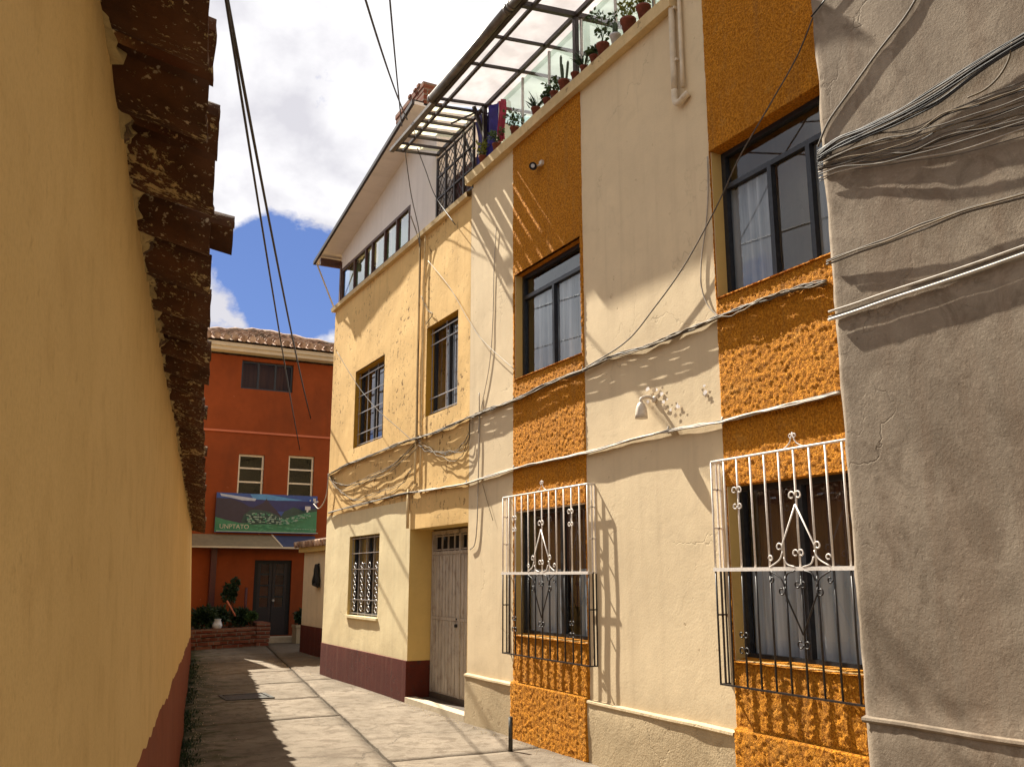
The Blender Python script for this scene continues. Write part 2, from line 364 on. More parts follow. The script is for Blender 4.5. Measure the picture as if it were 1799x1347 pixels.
def facade(bm, y0, y1, z0, z1, holes, mat=lambda y, z: 0, step=.11, amp=.008, X=D, cuts_y=(), cuts_z=(), depth=.15, rev=None, xoff=None):
    """front face (towards -x) as one gently uneven sheet with real openings and their reveals"""
    def grid(a, b, cuts):
        k = max(1, int(round((b - a) / step))); g = [a + (b - a) * i / k for i in range(k + 1)]
        for c in cuts:
            g = [v for v in g if abs(v - c) > step * .4 or v in (a, b)]; g.append(c)
        return sorted(set(g))
    cy = list(cuts_y); cz = list(cuts_z)
    for h in holes: cy += [h[0], h[1]]; cz += [h[2], h[3]]
    cy = [c for c in cy if y0 < c < y1]; cz = [c for c in cz if z0 < c < z1]
    ys = grid(y0, y1, cy); zs = grid(z0, z1, cz)
    V = {}
    def vert(i, j):
        if (i, j) in V: return V[i, j]
        y, z = ys[i], zs[j]; w = min(1, (y - y0) / .1, (y1 - y) / .1, (z1 - z) / .1)
        for h in holes:
            dy = max(h[0] - y, y - h[1], 0); dz = max(h[2] - z, z - h[3], 0); w = min(w, sqrt(dy * dy + dz * dz) / .12)
        n_ = noise.noise(Vector((X, y * .9, z * .9))) * amp * 1.6 + noise.noise(Vector((3, y * 3.1, z * 3.1))) * amp * .6
        V[i, j] = bm.verts.new((X + (n_ * max(w, 0)) + (xoff(y) if xoff else 0), y, z)); return V[i, j]
    for i in range(len(ys) - 1):
        for j in range(len(zs) - 1):
            ym = (ys[i] + ys[i + 1]) / 2; zm = (zs[j] + zs[j + 1]) / 2
            if any(h[0] < ym < h[1] and h[2] < zm < h[3] for h in holes): continue
            f = bm.faces.new((vert(i, j), vert(i, j + 1), vert(i + 1, j + 1), vert(i + 1, j))); f.material_index = mat(ym, zm); f.smooth = True
    for h in holes:
        a, b, c, d = h[:4]; dp = h[4] if len(h) > 4 else depth; mi = h[5] if len(h) > 5 else 0
        x1 = X + dp
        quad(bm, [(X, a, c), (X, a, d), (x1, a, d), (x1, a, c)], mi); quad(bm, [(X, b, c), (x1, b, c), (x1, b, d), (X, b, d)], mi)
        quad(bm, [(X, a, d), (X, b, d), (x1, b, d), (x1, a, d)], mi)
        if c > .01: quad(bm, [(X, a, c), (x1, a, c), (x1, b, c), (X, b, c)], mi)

def window(parent, y0, y1, z0, z1, X, lay, curtain='curtain', fm='frame', glass='glass', bw=.045, cur=((0, 1),), name='window', cdist=.07, cz=(0, 1)):
    """lay: (transom height or None, mullion positions as fractions)"""
    b = bm_(); dx = .045
    def fr(a, c): box(b, (X, a[0], a[1]), (X + dx, c[0], c[1]))
    fr((y0, z0), (y0 + bw, z1)); fr((y1 - bw, z0), (y1, z1)); fr((y0 + bw, z0), (y1 - bw, z0 + bw)); fr((y0 + bw, z1 - bw), (y1 - bw, z1))
    tz = z1
    if lay[0] is not None:
        tz = z0 + (z1 - z0) * lay[0]; fr((y0 + bw, tz), (y1 - bw, tz + bw * .9))
    for m in lay[1]:
        ym = y0 + (y1 - y0) * m; box(b, (X - .006, ym - bw * .45, z0 + bw), (X + dx - .004, ym + bw * .45, tz if lay[0] is not None else z1 - bw))
    w = obj(name, b, fm, parent)
    b = bm_(); quad(b, [(X + .03, y0 + .02, z0 + .02), (X + .03, y0 + .02, z1 - .02), (X + .03, y1 - .02, z1 - .02), (X + .03, y1 - .02, z0 + .02)]); obj('pane', b, glass, w)
    if curtain:
        zb = z0 + (z1 - z0) * cz[0]; zt = z0 + (z1 - z0) * cz[1]
        for c0, c1 in cur:
            b = bm_(); a = y0 + (y1 - y0) * c0; e = y0 + (y1 - y0) * c1; n_ = max(8, int((e - a) / .018)); pv = None
            ph = U(0, 6)
            for i in range(n_ + 1):
                y = a + (e - a) * i / n_; x = X + cdist + .035 * (.5 + .8 * abs(noise.noise(Vector((y * 3, 2, z0))))) * sin(i * 1.05 + ph + 4.5 * noise.noise(Vector((y * 5, z0, 1)))) + .02
                v = (b.verts.new((x, y, zb)), b.verts.new((x, y, zt)))
                if pv: f = b.faces.new((pv[0], pv[1], v[1], v[0])); f.smooth = True
                pv = v
            obj('curtain', b, curtain, w)
    return w

# ------------------------------------------------------------------ ground and street
b = bm_(); quad(b, [(-400, -400, -.09), (400, -400, -.09), (400, 400, -.09), (-400, 400, -.09)])
obj('ground', b, 'dirtgap', kind='structure')
DN = Vector((.1616, .9869, 0)); NN = Vector((.9869, -.1616, 0))      # left wall direction and its normal towards the lane
def lw(s, o, z): v = DN * s + NN * o; return Vector((v.x, v.y, z))
def slab(bm, P, z=0.0, step=.13):
    """P: four corners; uneven slab with jittered rim and 9 cm edges"""
    P = [Vector(p) for p in P]
    nu = max(2, int((P[1] - P[0]).length / step)); nv = max(2, int((P[3] - P[0]).length / step)); G = []
    for i in range(nu + 1):
        row = []
        for j in range(nv + 1):
            u, v = i / nu, j / nv
            p = P[0] * (1 - u) * (1 - v) + P[1] * u * (1 - v) + P[2] * u * v + P[3] * (1 - u) * v
            q = Vector((p.x, p.y, 0)); e = i in (0, nu) or j in (0, nv)
            jx = .013 * noise.noise(q * 7) if e else 0; jy = .013 * noise.noise(q * 7 + Vector((9, 9, 0))) if e else 0
            zz = z + .010 * noise.noise(q * .8) + .004 * noise.noise(q * 3.3) - (.006 if e else 0)
            row.append(bm.verts.new((p.x + jx, p.y + jy, zz)))
        G.append(row)
    for i in range(nu):
        for j in range(nv):
            f = bm.faces.new((G[i][j], G[i + 1][j], G[i + 1][j + 1], G[i][j + 1])); f.smooth = True
    rim = [G[i][0] for i in range(nu + 1)] + [G[nu][j] for j in range(1, nv + 1)] + [G[i][nv] for i in range(nu - 1, -1, -1)] + [G[0][j] for j in range(nv - 1, 0, -1)]
    low = [bm.verts.new((v.co.x, v.co.y, v.co.z - .08)) for v in rim]
    for i in range(len(rim)): bm.faces.new((rim[i], low[i], low[(i + 1) % len(rim)], rim[(i + 1) % len(rim)]))
def jx(y): return 3.02 + (y - 7.9) * .157            # the long joint
def wx(y): return y * .1637 - .12                    # under the left wall
b = bm_(); g = .012
cutsL = [-6, -2.4, 1.0, 3.9, 7.0, 10.98, 12.82, 14.7, 16.5, 18.4, 20.3, 22.4, 24.1]
for a, c in zip(cutsL[:-1], cutsL[1:]):
    a2, c2 = a + g, c - g
    slab(b, [(wx(a2), a2, 0), (jx(a2) - g, a2 + .02, 0), (jx(c2) - g, c2 + .02, 0), (wx(c2), c2, 0)])
cutsR = [-6, -1.5, 3.2, 8.1, 14.9, 19.2, 24.1]
for a, c in zip(cutsR[:-1], cutsR[1:]):
    a2, c2 = a + .006, c - .006
    xr = 4.75 if c < 16 else 7.6
    slab(b, [(jx(a2) + g, a2, 0), (max(xr, jx(a2) + .3), a2, 0), (max(xr, jx(c2) + .3), c2, 0), (jx(c2) + g, c2, 0)], .004)
xx = [wx(-6) - .1]
obj('street', b, 'concrete', kind='structure')
q1, q2 = atZ(418, 1226), atZ(459, 1221)
b = bm_(); cx_, cy_ = (q1.x + q2.x) / 2 - .05, (q1.y + q2.y) / 2
for (xa, ya, xb, yb) in ((-.32, -.3, -.27, .3), (.27, -.3, .32, .3), (-.27, -.3, .27, -.25), (-.27, .25, .27, .3)): box(b, (cx_ + xa, cy_ + ya, -.03), (cx_ + xb, cy_ + yb, .014))
box(b, (cx_ - .255, cy_ - .235, -.03), (cx_ + .255, cy_ + .235, .009)); obj('drain_cover', b, 'steelpost', label='small square metal drain cover in the shaded side of the lane', cat='drain cover')
# grit and pebbles gathered along the edges
b = bm_()
for _ in range(900):
    if R() < .5: s_ = U(5, 19); p = lw(s_, -.04 + abs(random.gauss(0, .16)), .003)
    else: y = U(5, 19); p = Vector((4.53 - abs(random.gauss(0, .10)), y, .006))
    q = U(.003, .009)
    vs = [b.verts.new(p + Vector((q * cos(a * 1.26) * U(.6, 1.3), q * sin(a * 1.26) * U(.6, 1.3), 0))) for a in range(5)]; t = b.verts.new(p + Vector((0, 0, q * U(.6, 1.1))))
    for k in range(5): b.faces.new((vs[k], vs[(k + 1) % 5], t))
obj('grit', b, 'base', label='grit and small stones gathered along the foot of the walls', cat='grit', kind='stuff')
# weeds along the left foot
b = bm_()
for _ in range(1300):
    s = U(6, 19.6); o = -.07 + abs(random.gauss(0, .07)); dens = noise.noise(Vector((s * 1.3, 0, 4)))
    if dens < -.15: continue
    p = lw(s, o, 0.0); leaf(b, p, Vector((U(-.6, .6), U(-.6, .6), 1)), U(.02, .06), U(.005, .012))
obj('weeds', b, 'leafdark', label='dark weeds and moss growing at the foot of the ochre wall', cat='weeds', kind='stuff')

# ------------------------------------------------------------------ left adobe house
LH = thing('adobe_house', lw(9, -.3, 0), 'ochre adobe house with ragged clay tile eave and brick red dado, at the left edge', 'house')
ZT = 2.55
def woff(z, s=0):
    t = z / ZT
    w = -.08 - .14 * t
    amp = min(1, max(0, (s - 1.2) / 3))
    return w + amp * (.012 * noise.noise(Vector((s * .8, z * .8, 2))) + .018 * noise.noise(Vector((s * .25, z * .3, 7))))
b = bm_(); S = [-5 + i * .12 for i in range(206)]; S = [s for s in S if s < 19.6] + [19.6]; Zs = [i * .085 for i in range(31)]; V = []
for s in S: V.append([b.verts.new(lw(s, woff(z, s), z)) for z in Zs])
for i in range(len(S) - 1):
    for j in range(len(Zs) - 1): f = b.faces.new((V[i][j], V[i + 1][j], V[i + 1][j + 1], V[i][j + 1])); f.smooth = True
for s in (S[0], S[-1]):
    q = [lw(s, woff(0, s), 0), lw(s, woff(ZT, s), ZT), lw(s, -5.2, ZT), lw(s, -5.2, 0)]; quad(b, q)
quad(b, [lw(S[0], -5.2, 0), lw(S[-1], -5.2, 0), lw(S[-1], -5.2, ZT), lw(S[0], -5.2, ZT)])
obj('wall', b, 'ochre', LH)
b = bm_(); V = []
for i, s in enumerate([-5 + k * .06 for k in range(410)]):
    top = max(.3, 1.16 - .036 * s) + .03 * noise.noise(Vector((s * 1.1, 0, 0))) + .018 * noise.noise(Vector((s * 5, 0, 3)))
    row = []
    for j in range(9):
        z = .004 + top * j / 8; row.append(b.verts.new(lw(s, woff(z, s) + .006 - (.006 if j == 8 else 0), z)))
    V.append(row)
for i in range(len(V) - 1):
    for j in range(8): f = b.faces.new((V[i][j], V[i + 1][j], V[i + 1][j + 1], V[i][j + 1])); f.smooth = True
obj('dado', b, 'reddado', LH)
# eave: channel tiles lie on the wall head, cover tiles bridge them
def arc_tile(bm, s, o0, z0, ln, slope, w, sag, th, yaw=0.0, up=False, taper=.85, n=8, roll=0.0):
    rows = []
    for e in range(5):
        t = e / 4; oo = o0 + ln * t; zz = z0 - slope * t; ww = w * (1 - (1 - taper) * (1 - t if up else t))
        for side in (0, 1):
            rows.append([])
            for k in range(n + 1):
                a = -1 + 2 * k / n; cv = sag * (1 - a * a)
                zc = zz + (cv if up else -cv) + (th if side else 0) + roll * a
                ss = s + a * ww / 2 + yaw * t
                jit = .004 * noise.noise(Vector((ss * 9, oo * 9, zc * 5)))
                rows[-1].append(bm.verts.new(lw(ss, oo + (.006 * noise.noise(Vector((ss * 20, 1, 1))) if e == 4 else 0), zc + jit)))
    def face(q, sm=True):
        f = bm.faces.new(q); f.smooth = sm
    for e in range(4):
        for k in range(n):
            lo0, hi0, lo1, hi1 = rows[2 * e], rows[2 * e + 1], rows[2 * e + 2], rows[2 * e + 3]
            face((lo0[k], lo1[k], lo1[k + 1], lo0[k + 1])); face((hi0[k], hi0[k + 1], hi1[k + 1], hi1[k]))
        face((rows[2 * e][0], rows[2 * e + 1][0], rows[2 * e + 3][0], rows[2 * e + 2][0]), False)
        face((rows[2 * e][n], rows[2 * e + 2][n], rows[2 * e + 3][n], rows[2 * e + 1][n]), False)
    for k in range(n):
        face((rows[8][k], rows[9][k], rows[9][k + 1], rows[8][k + 1]), False)
b = bm_(); c = bm_(); s = 1.606 - .335 * 8
marks = [1.606, 1.94, 2.33, 2.60, 3.05, 3.41, 3.81]
edges_ = [1.606 - .335 * k for k in range(8, 0, -1)] + marks
while edges_[-1] < 19.4: edges_.append(edges_[-1] + U(.30, .37))
for s0_, s1_ in zip(edges_[:-1], edges_[1:]):
    pitch = s1_ - s0_; s = (s0_ + s1_) / 2 + pitch * .10
    out = U(.165, .20) + .05 * max(0, (s - 8) / 11) + .02 * noise.noise(Vector((s, 5, 5)))
    zz = ZT + .045 + .02 * noise.noise(Vector((s * .7, 8, 8)))
    arc_tile(b, s, -.34, zz, .12 + out, .085, pitch * U(.76, .86), U(.030, .05), .018, U(-.02, .02), False, .95, roll=U(-.010, .010))
    oc = out + U(-.035, .015)
    if 2.55 < s0_ < 2.65: oc += .07
    arc_tile(c, s - pitch * .5, -.34, zz + .035, .12 + oc, .075, pitch * U(.5, .6), .055, .016, U(-.02, .02), True, .9)
    for row in range(1, 12):
        o_ = -.34 - .38 * row
        arc_tile(c, s - pitch * .5, o_, zz + .08 + .13 * row, .42, .13, pitch * .62, .06, .015, 0, True, .9, n=5)
obj('channel_tiles', b, 'tile', LH)
obj('cover_tiles', c, 'tile', LH)
b = bm_()
quad(b, [lw(-5, -.26, ZT + .04), lw(19.6, -.26, ZT + .04), lw(19.6, -5.0, ZT + 1.75), lw(-5, -5.0, ZT + 1.75)])
quad(b, [lw(-5, -.26, ZT + .005), lw(19.6, -.26, ZT + .005), lw(19.6, -5.2, ZT + .005), lw(-5, -5.2, ZT + .005)])
for s in (-5, 19.6): b.faces.new([b.verts.new(lw(s, -.26, ZT + .01)), b.verts.new(lw(s, -5.0, ZT + 1.75)), b.verts.new(lw(s, -5.2, ZT + .01))])
obj('roof_deck', b, 'tile', LH)
b = bm_(); V = []     # one continuous ragged mortar bed between wall head and tiles
for i in range(900):
    s = -1 + i * .0228; ring = []
    for k in range(10):
        a = 2 * pi * k / 10; q = Vector((s * 16, cos(a) * 1.5, sin(a) * 1.5)); r_ = .026 + .026 * noise.noise(q) + .014 * noise.noise(q * 2.3 + Vector((3, 3, 3)))
        ring.append(b.verts.new(lw(s, woff(ZT, s) - .012 + cos(a) * r_ * 1.1, ZT - .004 + .03 * noise.noise(Vector((s * 6, 1, 1))) + sin(a) * r_)))
    V.append(ring)
for i in range(len(V) - 1):
    for k in range(10): f = b.faces.new((V[i][k], V[i][(k + 1) % 10], V[i + 1][(k + 1) % 10], V[i + 1][k])); f.smooth = True
obj('mortar_bed', b, 'mortar', LH)
# taller plain house beyond it, hidden behind the ochre wall's end except for its shadow
b = bm_(); box(b, (-1.5, 21.0, 0), (3.10, 23.6, 4.7)); obj('side_house', b, 'ochre', label='plain ochre side house beyond the end of the tile eaved wall', cat='house')

# ------------------------------------------------------------------ cream house with orange stripes (right)
CH = thing('cream_house', (D, 7, 0), 'cream rendered house with two rough orange stripes and barred ground windows', 'house')
YA, YE = -.5, 9.85
S1 = (7.24, 8.71); S2 = (3.86, 5.31)                 # stripes
W1 = (7.28, 8.66, 3.73, 4.93); W2 = (3.90, 5.29, 3.73, 4.97); G1 = (7.26, 8.66, 1.02, 2.29); G2 = (3.90, 5.29, 1.02, 2.27)
b = bm_()
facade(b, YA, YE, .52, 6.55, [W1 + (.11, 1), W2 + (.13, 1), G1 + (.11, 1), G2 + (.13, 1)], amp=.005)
facade(b, YA, 5.60, 6.55, 9.2, [], amp=.005)
quad(b, [(D, YA, 9.2), (D, 5.6, 9.2), (D + 6, 5.6, 9.2), (D + 6, YA, 9.2)])
quad(b, [(D, 5.6, 6.5), (D, 5.6, 9.2), (D + 6, 5.6, 9.2), (D + 6, 5.6, 6.5)], flip=True)
quad(b, [(D + .01, 5.6, 6.56), (D + 6, 5.6, 6.56), (D + 6, YE, 6.56), (D + .01, YE, 6.56)])
quad(b, [(D, YE, 0), (D + 6, YE, 0), (D + 6, YE, 6.55), (D, YE, 6.55)], flip=True)
quad(b, [(D, YA, 0), (D + 6, YA, 0), (D + 6, YA, 9.2), (D, YA, 9.2)])
quad(b, [(D + 6, YA, 0), (D + 6, YE, 0), (D + 6, YE, 9.2), (D + 6, YA, 9.2)])
box(b, (D + .9, YA + .02, .0), (D + .95, YE - .02, 6.5))      # rooms' inner wall
box(b, (D + .13, YA + .02, 3.15), (D + .9, YE - .02, 3.25))   # storey slab
obj('wall', b, ['cream', 'creamreveal'], CH)
b = bm_()
facade(b, YA, YE, 0, .52, [], amp=.01, X=D - .03, step=.09)
for (a, c) in ((YA, S2[0]), (S2[1], S1[0]), (S1[1], YE)):
    n_ = int((c - a) / .12); prev = None
    for i in range(n_ + 1):
        y = a + (c - a) * i / n_; t = .52 + .006 * noise.noise(Vector((y * 2, 0, 0)))
        r = [b.verts.new((D - .03, y, t - .028)), b.verts.new((D - .045, y, t - .014)), b.verts.new((D - .042, y, t + .004)), b.verts.new((D + .004, y, t + .016))]
        if prev:
            for k in range(3): b.faces.new((prev[k], prev[k + 1], r[k + 1], r[k]))
        prev = r
obj('plinth', b, 'base', CH)
def stucco(name, ys, z0, z1, holes, parent):
    b = bm_(); st = .013; ny = int((ys[1] - ys[0]) / st); nz = int((z1 - z0) / st); V = {}
    def vt(i, j):
        if (i, j) not in V:
            y = ys[0] + (ys[1] - ys[0]) * i / ny; z = z0 + (z1 - z0) * j / nz; q = Vector((1, y, z))
            d = .014 + .0045 * noise.noise(q * 22) + .0085 * noise.noise(q * 48) + .004 * noise.noise(q * 2)
            if z < .55: d += .03
            if i in (0, ny): y += .007 * noise.noise(q * 9); d = max(d * .4, .004)
            V[i, j] = b.verts.new((D - d, y, z))
        return V[i, j]
    for i in range(ny):
        for j in range(nz):
            y = ys[0] + (ys[1] - ys[0]) * (i + .5) / ny; z = z0 + (z1 - z0) * (j + .5) / nz
            if any(h[0] - .005 < y < h[1] + .005 and h[2] < z < h[3] for h in holes): continue
            f = b.faces.new((vt(i, j), vt(i, j + 1), vt(i + 1, j + 1), vt(i + 1, j))); f.smooth = True
    for e in [e for e in b.edges if e.is_boundary]:       # turn the rim back to the wall
        a, c = e.verts[0].co, e.verts[1].co
        quad(b, [a.copy(), c.copy(), Vector((D + .02, c.y, c.z)), Vector((D + .02, a.y, a.z))])
    for h in holes:      # orange sill and head return
        quad(b, [(D - .03, h[0], h[2] - .012), (D - .03, h[1], h[2] - .012), (D + .12, h[1], h[2] + .02), (D + .12, h[0], h[2] + .02)])
        quad(b, [(D - .018, h[0], h[3] - .003), (D - .018, h[1], h[3] - .003), (D + .12, h[1], h[3] - .003), (D + .12, h[0], h[3] - .003)])
    return obj(name, b, 'orange', parent)
s_ = stucco('stucco_stripe', S1, 0.0, 6.5, [W1, G1], CH)
s_ = stucco('stucco_stripe', S2, 0.0, 9.2, [W2, G2], CH)
# roof ledge, slightly wavy
b = bm_(); prev = None
for i in range(60):
    y = 5.64 + (YE + .02 - 5.64) * i / 59; w = .006 * noise.noise(Vector((y * 2.2, 1, 0))); t = .014 * noise.noise(Vector((y * 1.5, 4, 0)))
    r = [b.verts.new((D + .01, y, 6.49 + w)), b.verts.new((D - .085 + w, y, 6.485 + t * .5)), b.verts.new((D - .095 + w, y, 6.60 + t)), b.verts.new((D - .04, y, 6.635 + t)), b.verts.new((D + .3, y, 6.63)), b.verts.new((D + .3, y, 6.5))]
    if prev:
        for k in range(5): b.faces.new((prev[k], r[k], r[k + 1], prev[k + 1]))
    else: b.faces.new(r)
    prev = r
b.faces.new(prev[::-1])
obj('roof_ledge', b, 'ledge', CH)
window(CH, *W1, D + .085, (.76, (.5,)), 'curtaindark', cur=((0, .93),), cdist=.06, cz=(0, .75))
window(CH, *W2, D + .10, (.74, (.34, .62,)), 'curtaindark', cur=((.7, 1.0), (.2, .34)), cdist=.06, cz=(0, .75))
window(CH, *G1, D + .085, (None, (.42,)), 'curtain', cur=((0.0, .3), (.45, .98)), cz=(0, .52))
window(CH, *G2, D + .10, (None, (.55,)), 'curtain', cur=((.02, .99),), cz=(0, .52), cdist=.08)
# brown blinds above the net curtains of the ground windows
for W in (G1, G2):
    b = bm_(); prev = None
    for i in range(60):
        y = W[0] + .05 + (W[1] - W[0] - .1) * i / 59; x = D + .23 + .012 * sin(i * 1.3)
        v = (b.verts.new((x, y, W[2] + .3)), b.verts.new((x, y, W[3] - .02)))
        if prev: f = b.faces.new((prev[0], prev[1], v[1], v[0])); f.smooth = True
        prev = v
    obj('blind', b, 'curtainbrown', CH)

# window grilles
def scroll(bm, y, z, X, dy, dz, r, turns=1.25, w=.0055, start=None):
    """C scroll leaving (y,z) and curling; dy/dz = +-1 handedness"""
    pts = []; cy, cz = y + dy * r, z
    n_ = 16
    for i in range(n_ + 1):
        t = i / n_; a = pi - t * turns * 1.4 * pi; rr = r * (1 - .5 * t)
        pts.append((X, cy + dy * cos(a) * rr, cz + dz * sin(a) * rr))
    tube(bm, pts, w, 5)
def make_grille(yc, zb, zt, half, parent, p=.085):
    X = D - p; zm = zb + (zt - zb) * .503; nb = 13; y0, y1 = yc - half, yc + half; sp = (y1 - y0) / (nb - 1)
    g = thing('window_grille', (0, 0, 0), None, None); g.parent = parent; g.location = Vector((X, yc, zb)) - parent.location
    ub = bm_(); lb = bm_()
    for k in range(nb):
        y = y0 + sp * k; q = .008
        tube(ub, [(X, y, zm), (X, y, zt - .004)], q * .95, 6); tube(lb, [(X, y, zb + .004), (X, y, zm)], q * .95, 6)
    tube(ub, [(D - .002, y0, zt), (X, y0, zt), (X, y0 + .001, zt), (X, y1, zt), (X + .001, y1, zt), (D - .002, y1, zt)], .009, 6)
    box(ub, (X - .014, y0 - .01, zm - .013), (X - .002, y1 + .01, zm + .013))
    box(lb, (X - .010, y0, zb - .006), (X + .008, y1, zb + .006))
    for yy in (y0, y1):
        for (z_, bmx) in ((zt, ub), (zm + (zt - zm) * .74, ub), (zm + (zt - zm) * .38, ub), (zm, ub), (zm - (zm - zb) * .4, lb), (zb, lb)):
            bar(bmx, (X, yy, z_), (D + .01, yy, z_), .012, .012)
        bar(ub, (X + p * .55, yy, zm), (X + p * .55, yy, zt), .012, .012); bar(lb, (X + p * .55, yy, zb), (X + p * .55, yy, zm), .012, .012)
        bar(ub, (D - .006, yy, zm), (D - .006, yy, zt), .010, .010); bar(lb, (D - .006, yy, zb), (D - .006, yy, zm), .010, .010)
    for sgn, bmx in ((1, ub), (-1, lb)):
        XX = X - .012; h = (zt - zb) / 2
        apex = zm + sgn * h * .60
        for d_ in (1, -1):
            tube(bmx, [(XX, yc, apex - sgn * .06), (XX, yc + d_ * sp, zm + sgn * .16), (XX, yc + d_ * sp * 1.05, zm + sgn * .12)], .006, 5)
            scroll(bmx, yc, apex, XX, d_, sgn, .030)                                # head curls
            scroll(bmx, yc, zm + sgn * .10, XX, d_, sgn, .026)
            scroll(bmx, yc + d_ * sp * 1.02, zm + sgn * .145, XX, d_, sgn, .028)
            tube(bmx, smoothpts([(XX, yc + d_ * sp, zm + sgn * .115), (XX, yc + d_ * sp * 1.25, zm + sgn * .06), (XX, yc + d_ * sp * 1.9, zm + sgn * .014)], 5), .0055, 5)
            tube(bmx, smoothpts([(XX, yc + d_ * sp * .95, zm + sgn * .075), (XX, yc + d_ * sp * .75, zm + sgn * .03), (XX, yc + d_ * sp * .25, zm + sgn * .012)], 5), .0055, 5)
            scroll(bmx, yc + d_ * sp * 1.98, zm + sgn * .07, XX, -d_, sgn, .022)
            for yq in (yc - 4 * sp, yc + 4 * sp):
                scroll(bmx, yq, zm + sgn * h * .70, XX, d_, 1, .027); scroll(bmx, yq, zm + sgn * h * .56, XX, d_, -1, .024)
    # little finial above the top rail
    if True:
        for d_ in (1, -1):
            tube(ub, smoothpts([(X, yc - .10 * d_, zt), (X, yc - .03 * d_, zt + .04), (X, yc, zt + .11)], 4), .0045, 5)
            scroll(ub, yc, zt + .09, X, d_, -1, .018, w=.004)
    obj('upper_bars', ub, 'bwhite', g, label='white painted upper bars'); obj('lower_bars', lb, 'bblack', g, label='black painted lower bars')
    return g
gr = make_grille(7.95, .83, 2.44, .845, CH)
gr = make_grille(4.52, .85, 2.45, .845, CH)
# painted down pipes
b = bm_()
for (px, r, z0) in ((1190, .028, 5.62), (1203, .018, 5.60)):
    y = atX(px, 120).y
    tube(b, smoothpts([(D - r - .012, y, 7.4), (D - r - .012, y, 6.5), (D - r - .012, y, z0 + .08)], 4), r, 10)
y1 = atX(1190, 120).y; y2 = atX(1203, 120).y
tube(b, smoothpts([(D - .04, y1, 5.70), (D - .042, y1 - .006, 5.60), (D - .042, (y1 + y2) / 2, 5.555), (D - .035, y2 - .02, 5.58), (D - .02, y2 - .06, 5.60)], 5), .03, 10)
for z in (5.95, 6.45): box(b, (D - .06, y1 - .045, z), (D + .004, y2 + .035, z + .022))
obj('drain_pipes', b, 'pvc', CH)

# wall lamp
P = atX(1150, 700); LP = thing('wall_lamp', (D, P.y, P.z), 'small cream bell shaped wall lamp between the upper and lower cable runs', 'lamp')
b = bm_(); X = D - .12
q = atX(1127, 735, D - .13)
lathe(b, (q.x, q.y, q.z), [(.054, 0), (.052, .035), (.045, .09), (.030, .125), (.014, .14)], 16)
obj('lamp_shade', b, 'lampwhite', LP)
b = bm_(); tube(b, smoothpts([(q.x, q.y, q.z + .125), (q.x + .005, q.y, q.z + .17), (D - .06, q.y - .01, q.z + .19), (D - .005, q.y - .02, q.z + .17)], 5), .015, 8)
vs = bmesh.ops.create_icosphere(b, subdivisions=2, radius=.03)['verts']
for v in vs: v.co = Vector((v.co.x * .6 + D - .01, v.co.y + q.y - .02, v.co.z + q.z + .17))
obj('lamp_arm', b, 'lampwhite', LP, smooth=True)
# flaked plaster beside the lamp
random.seed(21)
for nm, mt_, cnt in (('plaster_scar', 'scar', 17), ('paint_flake', 'white', 13)):
    b = bm_()
    for _ in range(cnt):
        k_ = random.choice(((1158, 694, 9, 8), (1180, 712, 12, 7), (1160, 700, 7, 12), (1238, 686, 10, 6))); c_ = atX(random.gauss(k_[0], k_[2]), random.gauss(k_[1], k_[3])); a0 = U(0, 6); rr = U(.006, .036); X_ = D - .007 - .002 * R()
        vs_ = [b.verts.new((X_, c_.y + cos(a0 + k * .9) * rr * U(.4, 1.2), c_.z + sin(a0 + k * .9) * rr * U(.3, .9))) for k in range(7)]
        b.faces.new(vs_)
    o_ = obj(nm, b, mt_, CH); o_['kind'] = 'stuff'
# spotlight on the orange stripe
q = atX(937, 293, D - .09); SPT = thing('wall_spotlight', (D, q.y, q.z), 'round spotlight fixed high on the orange stripe under the roof ledge', 'spotlight')
d = Vector((-.55, -.75, -.25)).normalized()
b = bm_(); tube(b, [q - d * .06, q - d * .03, q + d * .035, q + d * .05], [.022, .036, .043, .043], 14); obj('housing', b, 'black', SPT)
b = bm_(); tube(b, [q + d * .05, q + d * .054], [.022, .018], 12); obj('lens', b, 'whitepot', SPT)
b = bm_(); tube(b, [q - d * .05, (D - .02, q.y - .07, q.z + .02)], .010, 8); box(b, (D - .045, q.y - .10, q.z), (D - .012, q.y - .045, q.z + .05)); obj('bracket', b, 'lampwhite', SPT)

# short steel post at the facade foot
q = atZ(897, 1318); PO = bm_(); tube(PO, [(q.x, q.y, -.02), (q.x, q.y, .30)], .021, 14); tube(PO, [(q.x, q.y, .30), (q.x, q.y, .304)], .021, 14)
obj('bollard', PO, 'steelpost', label='short dark steel post standing before the near orange stripe', cat='bollard')

# ------------------------------------------------------------------ yellow house (middle)
YH = thing('yellow_house', (D, 12.7, 0), 'yellow and pale cream house with maroon dado and flaking paint, beyond the cream house', 'house')
Y0, Y1 = 9.852, 15.66
A1 = (12.96, 14.36, 3.66, 4.93); A2 = (10.22, 11.26, 3.71, 4.95); A3 = (12.93, 14.34, 1.02, 2.235); DR = (9.86, 11.72, 0.0, 2.235)
def ym(y, z):
    if y > 11.72 and z < 2.63: return 1
    return 0
b = bm_()
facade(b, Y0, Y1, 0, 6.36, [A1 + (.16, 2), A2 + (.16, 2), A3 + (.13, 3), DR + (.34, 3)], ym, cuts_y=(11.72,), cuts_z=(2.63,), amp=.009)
quad(b, [(D, Y1, 0), (D + 6, Y1, 0), (D + 6, Y1, 6.36), (D, Y1, 6.36)], 0, True)
quad(b, [(D, Y0 + .004, 6.37), (D, Y1, 6.37), (D + 6, Y1, 6.37), (D + 6, Y0 + .004, 6.37)])
quad(b, [(D + 6, Y0, 0), (D + 6, Y1, 0), (D + 6, Y1, 6.36), (D + 6, Y0, 6.36)])
